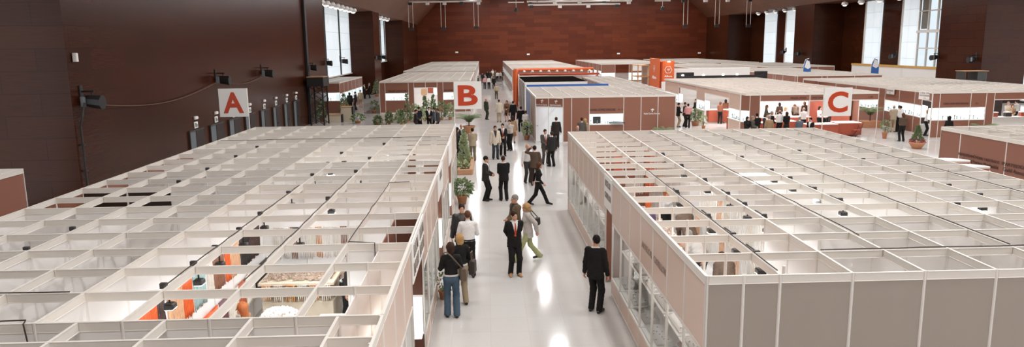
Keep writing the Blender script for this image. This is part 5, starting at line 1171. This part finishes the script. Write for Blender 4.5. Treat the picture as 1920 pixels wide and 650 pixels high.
PEOPLE=[
(2.35,15.41,1.78,150,'m','short','hblack','suit','black','white',0,'black','stand',45,'man in black suit standing at the glass front of the right stands,back turned',0),
(-0.85,15.31,1.7,182,'f','bob','hdkbrown','sweater','black',0,0,'jeans','front',0,'woman in black top and blue jeans with brown shoulder bag,back turned',0),
(-0.67,16.1,1.68,195,'f','bob','hblond','sweater','black',0,0,'khaki','front',20,'blonde woman in black top and khaki trousers beside the woman in jeans',0),
(-0.54,18.11,1.76,185,'m','short','hbrown','shirt','white',0,0,'black','front',0,'man in white shirt and black trousers with back turned',0),
(-0.72,18.85,1.8,8,'m','short','hdkbrown','coat','leather','grey',0,'black','stand',0,'man in black leather jacket facing the man in white shirt',0),
(0.65,18.15,1.74,12,'m','short','hdkbrown','suit','black','white','redtie','black','back',15,'man in black suit with red tie and hands behind back',0),
(0.77,20.09,1.76,-65,'m','short','hgrey','coat','olive','dkgrey',0,'dkgrey','hands',0,'grey-haired man in olive brown jacket looking left behind the man with red tie',0),
(1.08,19.46,1.68,-80,'f','pony','hblond','coat','ltgrey',0,0,'green','walk',0,'blonde woman in pale jacket and light green trousers walking left',0),
(1.86,26.54,1.66,80,'f','bob','hbrown','sweater','black',0,0,'black','walk',0,'brown-haired woman in black striding right across the aisle',0),
(1.99,30.32,1.74,170,'m','short','hblack','suit','brown',0,0,'dkbrown','raise',0,'man in brown jacket with left arm raised,back turned',0),
(1.72,31.05,1.72,25,'m','bald','hgrey','shirt','white',0,0,'dkgrey','stand',0,'bald man half hidden behind the man in brown jacket',0),
(2.89,36.04,1.77,15,'m','short','hdkbrown','suit','grey','white','redtie','grey','hands',10,'man in grey suit with red tie facing the camera',0),
(3.16,35.19,1.75,205,'m','short','hdkbrown','suit','charcoal',0,0,'black','stand',0,'man in charcoal suit talking to the man in grey suit,back turned',0),
(4.01,41.79,1.8,180,'m','short','hdkbrown','suit','dkbrownsuit',0,0,'dkbrownsuit','stand',0,'man in dark suit at the white doors of the corner stand',0),
(-0.1,27.49,1.76,75,'m','short','hblack','suit','charcoal','white',0,'black','hands',15,'man in charcoal suit in profile facing right in the aisle',0),
(0.6,27.42,1.76,190,'m','short','hdkbrown','suit','black','white',0,'black','hands',-25,'man in black suit with back turned opposite the man in profile',0),
(-1.41,39.05,1.78,25,'m','bald','hgrey','suit','navy','white','redtie','navy','hands',0,'balding man in dark suit and tie near the wooden planter',0),
(-0.77,37.49,1.72,185,'m','short','hblack','suit','beige',0,0,'dkbeige','hands',0,'man in beige jacket with back turned near the wooden planter',0),
(-1.62,38.2,1.7,80,'f','bob','hblack','coat','charcoal',0,0,'black','hands',0,'person in charcoal coat beside the left stands,mostly hidden',0),
(0.41,37.9,1.78,8,'m','short','hdkbrown','coat','cream','dkgrey',0,'dkjeans','stand',0,'man in cream jacket over dark shirt facing the camera',0),
(0.83,38.98,1.78,5,'m','short','hdkbrown','suit','black','white','redtie','black','hands',-15,'man in open black suit with name badge facing the camera',0),
(1.3,40.96,1.78,-35,'m','short','hdkbrown','shirt','ltgrey',0,0,'black','crossed',0,'man in pale shirt with arms crossed',0),
(-0.05,58.79,1.74,125,'m','bald','hgrey','coat','dkgreen',0,0,'dkgreen','stand',0,'older man in dark green jacket facing away right',0),
(0.95,56.55,1.78,180,'m','short','hdkbrown','coat','cream',0,0,'beige','stand',0,'man in long cream coat with back turned',0),
(1.58,56.86,1.68,-15,'f','bob','hbrown','coat','patternbrown',0,0,'skirtdark','hands',0,'woman in brown patterned jacket and dark skirt',0),
(2.0,55.1,1.76,190,'m','short','hblack','suit','black',0,0,'black','stand',0,'man in black suit with back turned beside the woman in skirt',0),
(1.56,43.91,1.68,185,'f','long','hdkbrown','coat','tan',0,0,'skirttan','stand',0,'long-haired woman in tan dress with back turned',0),
(2.34,49.93,1.76,185,'m','short','hblack','suit','black',0,0,'black','stand',0,'man in black suit walking away before the blue stand',0),
(2.51,47.5,1.7,150,'m','short','hbrown','shirt','white',0,0,'dkjeans','front',0,'man in white shirt and jeans leaning beside a potted plant',0),
(1.1,81.18,1.72,180,'m','bald','hgrey','shirt','beige',0,0,'olivedk','stand',0,'person in beige top alone in the middle of the far aisle',0),
(1.02,100.38,1.76,185,'m','short','hblack','suit','black',0,0,'black','stand',0,'person in black beside the pair in pink and white shirts',0),
(-0.23,100.69,1.74,178,'m','short','hdkbrown','shirt','pink',0,0,'dkjeans','stand',0,'man in pink shirt far down the aisle',0),
(0.35,100.55,1.74,182,'m','short','hdkbrown','shirt','white',0,0,'black','stand',0,'man in white shirt next to the pink shirt far down the aisle',0),
(-0.6,116.67,1.74,180,'m','short','hblack','suit','charcoal',0,0,'black','stand',0,'person in charcoal at left of the far aisle crowd',0),
(-1.16,104.82,1.72,90,'m','short','hblack','suit','dkgreen',0,0,'black','stand',0,'person in dark green at the corner of the white-roofed stands',0),
(0.19,123.52,1.74,160,'m','short','hdkbrown','suit','black',0,0,'black','stand',0,'dark-suited person among the far crowd,left of the white top',0),
(0.68,123.37,1.75,200,'m','short','hblack','suit','charcoal',0,0,'black','stand',0,'charcoal-suited person among the far crowd',0),
(1.17,131.19,1.76,10,'f','bob','hblond','shirt','white',0,0,'khaki','stand',0,'person in white top rearmost in the far crowd',0),
(1.59,126.96,1.72,20,'m','short','hbrown','suit','brown',0,0,'black','stand',0,'person in brown among the far crowd',0),
(1.87,121.18,1.72,170,'m','short','hblack','shirt','white',0,0,'black','stand',0,'man in white shirt and black trousers at right of the far crowd',0),
(2.35,121.04,1.72,190,'m','short','hbrown','shirt','ltgrey',0,0,'charcoal','stand',0,'man in pale shirt at right of the far crowd',0),
(2.83,124.63,1.76,-90,'m','short','hblack','suit','black',0,0,'dkgrey','stand',0,'person in black at the far right of the distant crowd',0),
(13.67,51.27,1.75,95,'m','short','hblack','suit','black',0,0,'khaki','hands',0,'man in black jacket and khaki trousers by the corner of the brown stand',0),
(14.15,50.51,1.74,155,'m','short','hblack','shirt','pink',0,0,'black','front',0,'man in pink shirt and black trousers with back turned',0),
(14.2,51.54,1.76,60,'m','short','hdkbrown','suit','dkbrown',0,0,'dkbrown','hands',0,'man in dark brown behind the pink shirt',0),
(15.91,54.62,1.76,-80,'m','short','hbrown','suit','black',0,0,'dkjeans','hands',0,'man in black jacket and dark jeans at the stand entrance',0),
(18.07,54.27,1.7,175,'f','long','hdkbrown','coat','rust',0,0,'black','hands',0,'woman in rust brown at the red counter',0),
(17.2,52.84,1.66,150,'f','bob','hbrown','sweater','rust',0,0,'black','hands',0,'person in rust beside the woman at the red counter',0),
(18.06,52.93,1.68,-90,'f','long','hdkbrown','shirt','white',0,0,'black','hands',0,'dark-haired woman in white at the red counter',0),
(15.34,42.12,1.62,20,'f','long','hblack','coat','black',0,0,'black','hands',0,'black-haired woman in black left of the crowd outside the stand',0),
(15.68,42.18,1.64,60,'m','short','hgrey','coat','grey',0,0,'dkgrey','hands',0,'grey-haired person in grey beside the black-haired woman',0),
(16.16,42.73,1.74,170,'m','short','hblack','suit','black',0,0,'black','hands',0,'man in black suit in the crowd outside the stand',0),
(16.75,42.7,1.72,-10,'m','short','hbrown','suit','dkgrey','white',0,'dkgrey','hands',0,'man in dark grey facing the camera in the crowd outside the stand',0),
(16.52,41.74,1.7,185,'m','short','hgrey','suit','tan',0,0,'khaki','stand',0,'man in tan jacket with back turned outside the stand',0),
(17.42,43.72,1.76,100,'m','short','hgrey','suit','black','white',0,'black','hands',0,'grey-haired man in black suit outside the stand',0),
(19.11,49.04,1.7,60,'f','long','hbrown','sweater','dkgreen',0,0,'black','front',0,'brown-haired woman in green leaning at the stand entrance',0),
(20.62,50.37,1.72,180,'f','bob','hdkbrown','sweater','brown',0,0,'black','stand',0,'brown-haired person in brown top inside the busy stand',0),
(18.29,44.54,1.74,185,'m','bald','hbrown','shirt','white',0,0,'black','hands',0,'man in white shirt seen from behind at left of the red tables',0),
(18.61,44.26,1.66,175,'f','long','hdkbrown','sweater','black',0,0,'skirtdark','hands',0,'woman in black dress at the red tables',0),
(19.83,47.44,1.64,10,'f','bob','hblond','shirt','white',0,0,'khaki','hands',0,'blonde woman in white behind the red tables',0),
(21.92,50.58,1.76,170,'f','long','hbrown','coat','brown',0,0,'dkbrown','lean',0,'person in brown coat bending over the red tables',0),
(22.66,50.96,1.72,200,'f','long','hbrown','coat','dkbrown',0,0,'dkbrown','stand',0,'long-haired woman in dark brown by the stand post',0),
(20.5,46.12,1.74,190,'m','bald','hgrey','shirt','white',0,0,'black','hands',0,'bald man in white shirt seen from behind between the red tables',0),
(18.11,41.24,1.66,180,'m','short','hgrey','shirt','bluegrey',0,0,'dkgrey','hands',0,'man in blue-grey shirt nearest the front of the busy stand',0),
(18.46,40.55,1.66,-60,'m','short','hblack','suit','black','white',0,'black','hands',0,'black-haired man in black nearest the white-topped table',0),
(22.1,47.39,1.68,30,'f','bob','hblack','shirt','white',0,0,'black','hands',0,'dark-haired woman in white blouse behind the white-topped table',0),
(22.39,47.09,1.7,-20,'f','bob','hgrey','shirt','white',0,0,'black','hands',0,'grey-haired woman in white behind the white-topped table',0),
(22.9,47.7,1.7,-60,'f','bob','hbrown','sweater','lilac',0,0,'dkgrey','hands',0,'person in lilac grey top beside the letter C sign',0),
(26.64,46.49,1.76,150,'m','bald','hgrey','suit','beige',0,0,'beige','hands',0,'bald man in beige suit at the lit showcase',0),
(27.13,46.72,1.72,170,'m','short','hdkbrown','shirt','white',0,0,'black','hands',0,'person in white top at the lit showcase',0),
(27.05,46.4,1.72,200,'m','short','hdkbrown','shirt','white',0,0,'black','hands',0,'person in pale top closest to the lit showcase',0),
(24.61,41.9,1.7,178,'f','bob','hbrown','sweater','brown',0,0,'black','hands',0,'person in brown vest and black trousers with back turned',0),
(26.31,40.21,1.66,120,'f','long','hblack','sweater','black',0,0,'black','stand',0,'long-haired woman in black below the lit showcase at right',0),
(35.64,48.35,1.72,0,'m','short','hgrey','sweater','cream',0,0,'black','hands',0,'man in cream sweater behind the right-hand counter',0),
(34.92,46.95,1.66,-20,'f','bob','hbrown','sweater','tan',0,0,'black','hands',0,'brown-haired person in tan behind the right-hand counter',0),
(36.76,49.07,1.76,200,'m','short','hdkbrown','shirt','white',0,0,'black','stand',0,'tall man in white shirt behind the right-hand counter',0),
(27.45,44.25,1.66,60,'f','bob','hblond','shirt','white',0,0,'black','front',0,'person in white leaning out of the narrow doorway',0),
(-13.98,71.13,1.68,180,'f','bob','hblack','shirt','white',0,0,'wine','hands',0,'person in white top and wine red trousers by the window stand',0),
(-12.88,68.86,1.76,175,'f','bob','hblack','coat','black',0,0,'black','stand',0,'person in long black coat by the window stand',0),
(-12.52,69.95,1.76,-90,'m','short','hblack','suit','charcoal',0,0,'charcoal','hands',0,'man in charcoal suit right of the black coat',0),
(-12.58,73.02,1.74,185,'m','short','hgrey','suit','beige',0,0,'beige','stand',0,'man in pale beige suit near the window stand',0),
(-14.26,85.21,1.76,70,'m','short','hblack','suit','black','white',0,'black','hands',0,'left man of the pair in black suits before the red pier',0),
(-13.7,85.97,1.78,-70,'m','short','hgrey','suit','black','white',0,'black','hands',0,'right man of the pair in black suits before the red pier',0),
(-4.86,49.54,1.7,90,'m','short','hblack','suit','charcoal',0,0,'black','hands',0,'man in charcoal leftmost of the group by the hedge',0),
(-4.84,51.72,1.7,150,'m','short','hdkbrown','suit','navy',0,0,'black','hands',0,'man in navy second in the group by the hedge',0),
(-4.09,51.34,1.72,10,'m','short','hblack','suit','black','white',0,'black','hands',0,'man in black facing the camera in the group by the hedge',0),
(-3.68,50.82,1.72,-80,'m','short','hdkbrown','suit','bluegrey',0,0,'black','hands',0,'man in blue-grey in the group by the hedge',0),
(-3.38,50.12,1.7,-100,'m','short','hbrown','suit','dkgrey',0,0,'black','stand',0,'man in dark grey rightmost of the group by the hedge',0),
(5.69,41.8,1.68,-150,'f','bob','hblond','coat','tan',0,0,'black','stand',0,'blonde person in tan beside the grey jacket at the wide showcase',0),
(5.48,41.65,1.76,178,'m','short','hdkbrown','suit','grey',0,0,'black','stand',0,'man in grey jacket looking into the wide showcase',0),
(4.76,37.85,1.72,10,'m','bald','hgrey','shirt','grey',0,0,'black','stand',0,'bald man whose head shows above the near right stands',0),
(-3.1,15.2,1.66,40,'f','bob','hginger','sweater','charcoal',0,0,'black','lean',0,'ginger-haired woman in charcoal cardigan serving inside the bead stand',0),
(-4.55,13.1,1.66,-90,'f','long','hginger','sweater','tan',0,0,'black','hands',0,'ginger-haired woman seated beside the fluffy white bundle',0.42),
(-2.35,12.6,1.66,-90,'f','bob','hginger','sweater','white',0,0,'black','hands',0,'ginger-haired woman seated at the white table in the bead stand',0.42),
(4.45,19.6,1.66,150,'f','bob','hred','sweater','purple',0,0,'black','hands',0,'red-haired woman in purple inside the right stands',0),
(4.15,22.0,1.7,10,'m','bald','hginger','shirt','white',0,0,'black','hands',0,'man in white shirt behind the counter of the right stands',0),
(5.3,21.0,1.68,30,'f','bob','hginger','shirt','white',0,0,'black','hands',0,'ginger-haired person in white beside the brown jacket shoppers',0),
(5.35,18.6,1.76,190,'m','short','hgrey','coat','brown',0,0,'dkbrown','lean',0,'man in brown jacket bending over the counter of the right stands',0),
(4.95,16.2,1.74,200,'m','short','hgrey','shirt','ltgrey',0,0,'dkgrey','lean',0,'man in pale grey shirt bending over the counter of the right stands',0),
(5.0,14.4,1.7,180,'f','bob','hdkbrown','coat','brown',0,0,'dkbrown','lean',0,'person in dark brown coat nearest the front of the right stands',0),
(4.25,15.6,1.66,90,'m','short','hblack','suit','black','white',0,'black','hands',0,'person in black and white at the corner of the right stands',0),
]
for _p in PEOPLE: person(*_p)
# bags
def bag(label, x, y, z, rz, w, h, d, col, strap):
    t = thing('shoulder_bag', label, 'bag', (x, y, z), math.radians(rz)); q = MB(); pr = [(-w*.5, 0), (-w*.42, -h*.06), (w*.42, -h*.06), (w*.5, 0), (w*.4, h), (-w*.4, h)]; n = 6
    v = [(a, -d/2, b) for a, b in pr] + [(a, d/2, b) for a, b in pr] + [(a*.8, -d*.72, b*.8+h*.1) for a, b in pr] + [(a*.8, d*.72, b*.8+h*.1) for a, b in pr]
    q.add(v, [(i, n+i, n+(i+1)%n, (i+1)%n) for i in range(n)] + [(i, (i+1)%n, 2*n+(i+1)%n, 2*n+i) for i in range(n)] + [(n+(i+1)%n, n+i, 3*n+i, 3*n+(i+1)%n) for i in range(n)] + [tuple(range(2*n, 3*n)), tuple(range(4*n-1, 3*n-1, -1))])
    q.build('bag_body', mat('leather_'+col, {'brown': '#5a4a3c', 'black': '#211d1b', 'blackbrown': '#3a302a'}[col], .45), t)
    q = MB(); q.tube(strap, .016, 6); q.build('strap', mat('leather_brown', '#5a4a3c', .45), t)
bag('brown shoulder bag hanging at the hip of the woman in jeans', -.6, 15.34, .86, 100, .3, .26, .1, 'brown', [(-.02, .0, .24), (-.12, .12, .4), (-.16, .27, .6), (-.12, .36, .67), (.02, .4, .62), (.1, .42, .5)])
bag('dark tote held by the blonde woman in black', -.4, 16.22, .72, 80, .32, .3, .1, 'blackbrown', [(-.1, 0, .28), (-.08, .02, .5), (.08, .02, .5), (.1, 0, .28)])
bag('black shoulder bag of the blonde woman walking left', 1.33, 19.62, .98, 60, .28, .2, .09, 'black', [(-.1, 0, .18), (-.16, .1, .36), (-.2, .2, .5), (-.05, .18, .45), (.1, 0, .18)])

# ------------------------------------------------------------------ light: high-bay lamps of the hall, daylight from the bays, spots and added fill in the booths
def area(name, x, y, z, sx, sy, e, col=(.965, .975, .985), rot=(0, 0, 0)):
    l = bpy.data.lights.new(name, 'AREA'); l.shape = 'RECTANGLE'; l.size = sx; l.size_y = sy; l.energy = e; l.color = col
    o = bpy.data.objects.new(name, l); COL.objects.link(o); o.location = (x, y, z); o.rotation_euler = rot; return o
K = 1.0
for x in (-9, -2, 5, 12, 19, 26, 33, 40):
    for y, e in ((-8, 1.1), (0, 1.), (8, .95), (17, .9), (27, .9), (38, 1.), (50, 1.1), (64, 1.2), (80, 1.3), (98, 1.5), (120, 1.8), (142, 1.8)):
        area('high_bay_lamp', x, y, 16.2, .8, .8, (350 if y < 30 else 430)*K*e*(1 if x < 30 else .75)*(.6 if x < -8 and y < 70 else 1))
for x, y, lit in LAMPS:
    if lit: area('booth_spot', x, y, 2.52, .16, .16, 24*K, (.9, .96, 1))
for x, y, e in ((-3.2, 10.2, 42), (-3.2, 13.8, 42), (6.8, 15, 40), (4.4, 13, 30), (4.4, 18, 35), (6.9, 18.5, 38), (-3, 20, 30)): area('booth_fill', x, y, 2.6, .5, .5, e*K, (.86, .94, 1))  # added area lights without fixtures, fill for the bright booths
for x, y in ((18.5, 46.5), (22, 46.5), (19, 50.5), (22, 50.5), (17, 52), (33, 46.5), (-5.6, 68)): area('stand_lamp', x, y, 2.6, .8, .8, 70*K)
w = bpy.data.worlds.new('sky'); SC.world = w; w.use_nodes = True; w.node_tree.nodes['Background'].inputs[0].default_value = (.80, .88, .95, 1); w.node_tree.nodes['Background'].inputs[1].default_value = 1.0
# ------------------------------------------------------------------ camera
CF, CP, CYW, CR, CH = 1357.66, .1750, .0336, -.0126, 5.9151
fw = Vector((math.sin(CYW)*math.cos(CP), math.cos(CYW)*math.cos(CP), -math.sin(CP))); r0v = Vector((math.cos(CYW), -math.sin(CYW), 0)); u0 = r0v.cross(fw)
rv = r0v*math.cos(CR)+u0*math.sin(CR); uv = u0*math.cos(CR)-r0v*math.sin(CR)
cam = bpy.data.cameras.new('camera'); cam.sensor_width = 36; cam.lens = CF*36/1920; cam.clip_end = 400
co = bpy.data.objects.new('camera', cam); COL.objects.link(co)
M = Matrix(((rv.x, uv.x, -fw.x, 0), (rv.y, uv.y, -fw.y, 0), (rv.z, uv.z, -fw.z, CH), (0, 0, 0, 1))); co.matrix_world = M
SC.camera = co
SC.view_settings.view_transform = 'Standard'; SC.view_settings.look = 'None'; SC.view_settings.exposure = 0.28; SC.view_settings.gamma = 1; SC.view_settings.use_curve_mapping = False
SC.cycles.use_denoising = True; SC.cycles.max_bounces = 8; SC.cycles.diffuse_bounces = 4; SC.cycles.glossy_bounces = 3; SC.cycles.transparent_max_bounces = 12; SC.cycles.sample_clamp_indirect = 6; SC.cycles.caustics_reflective = False; SC.cycles.caustics_refractive = False
try: SC.cycles.denoiser = 'OPENIMAGEDENOISE'
except Exception: pass
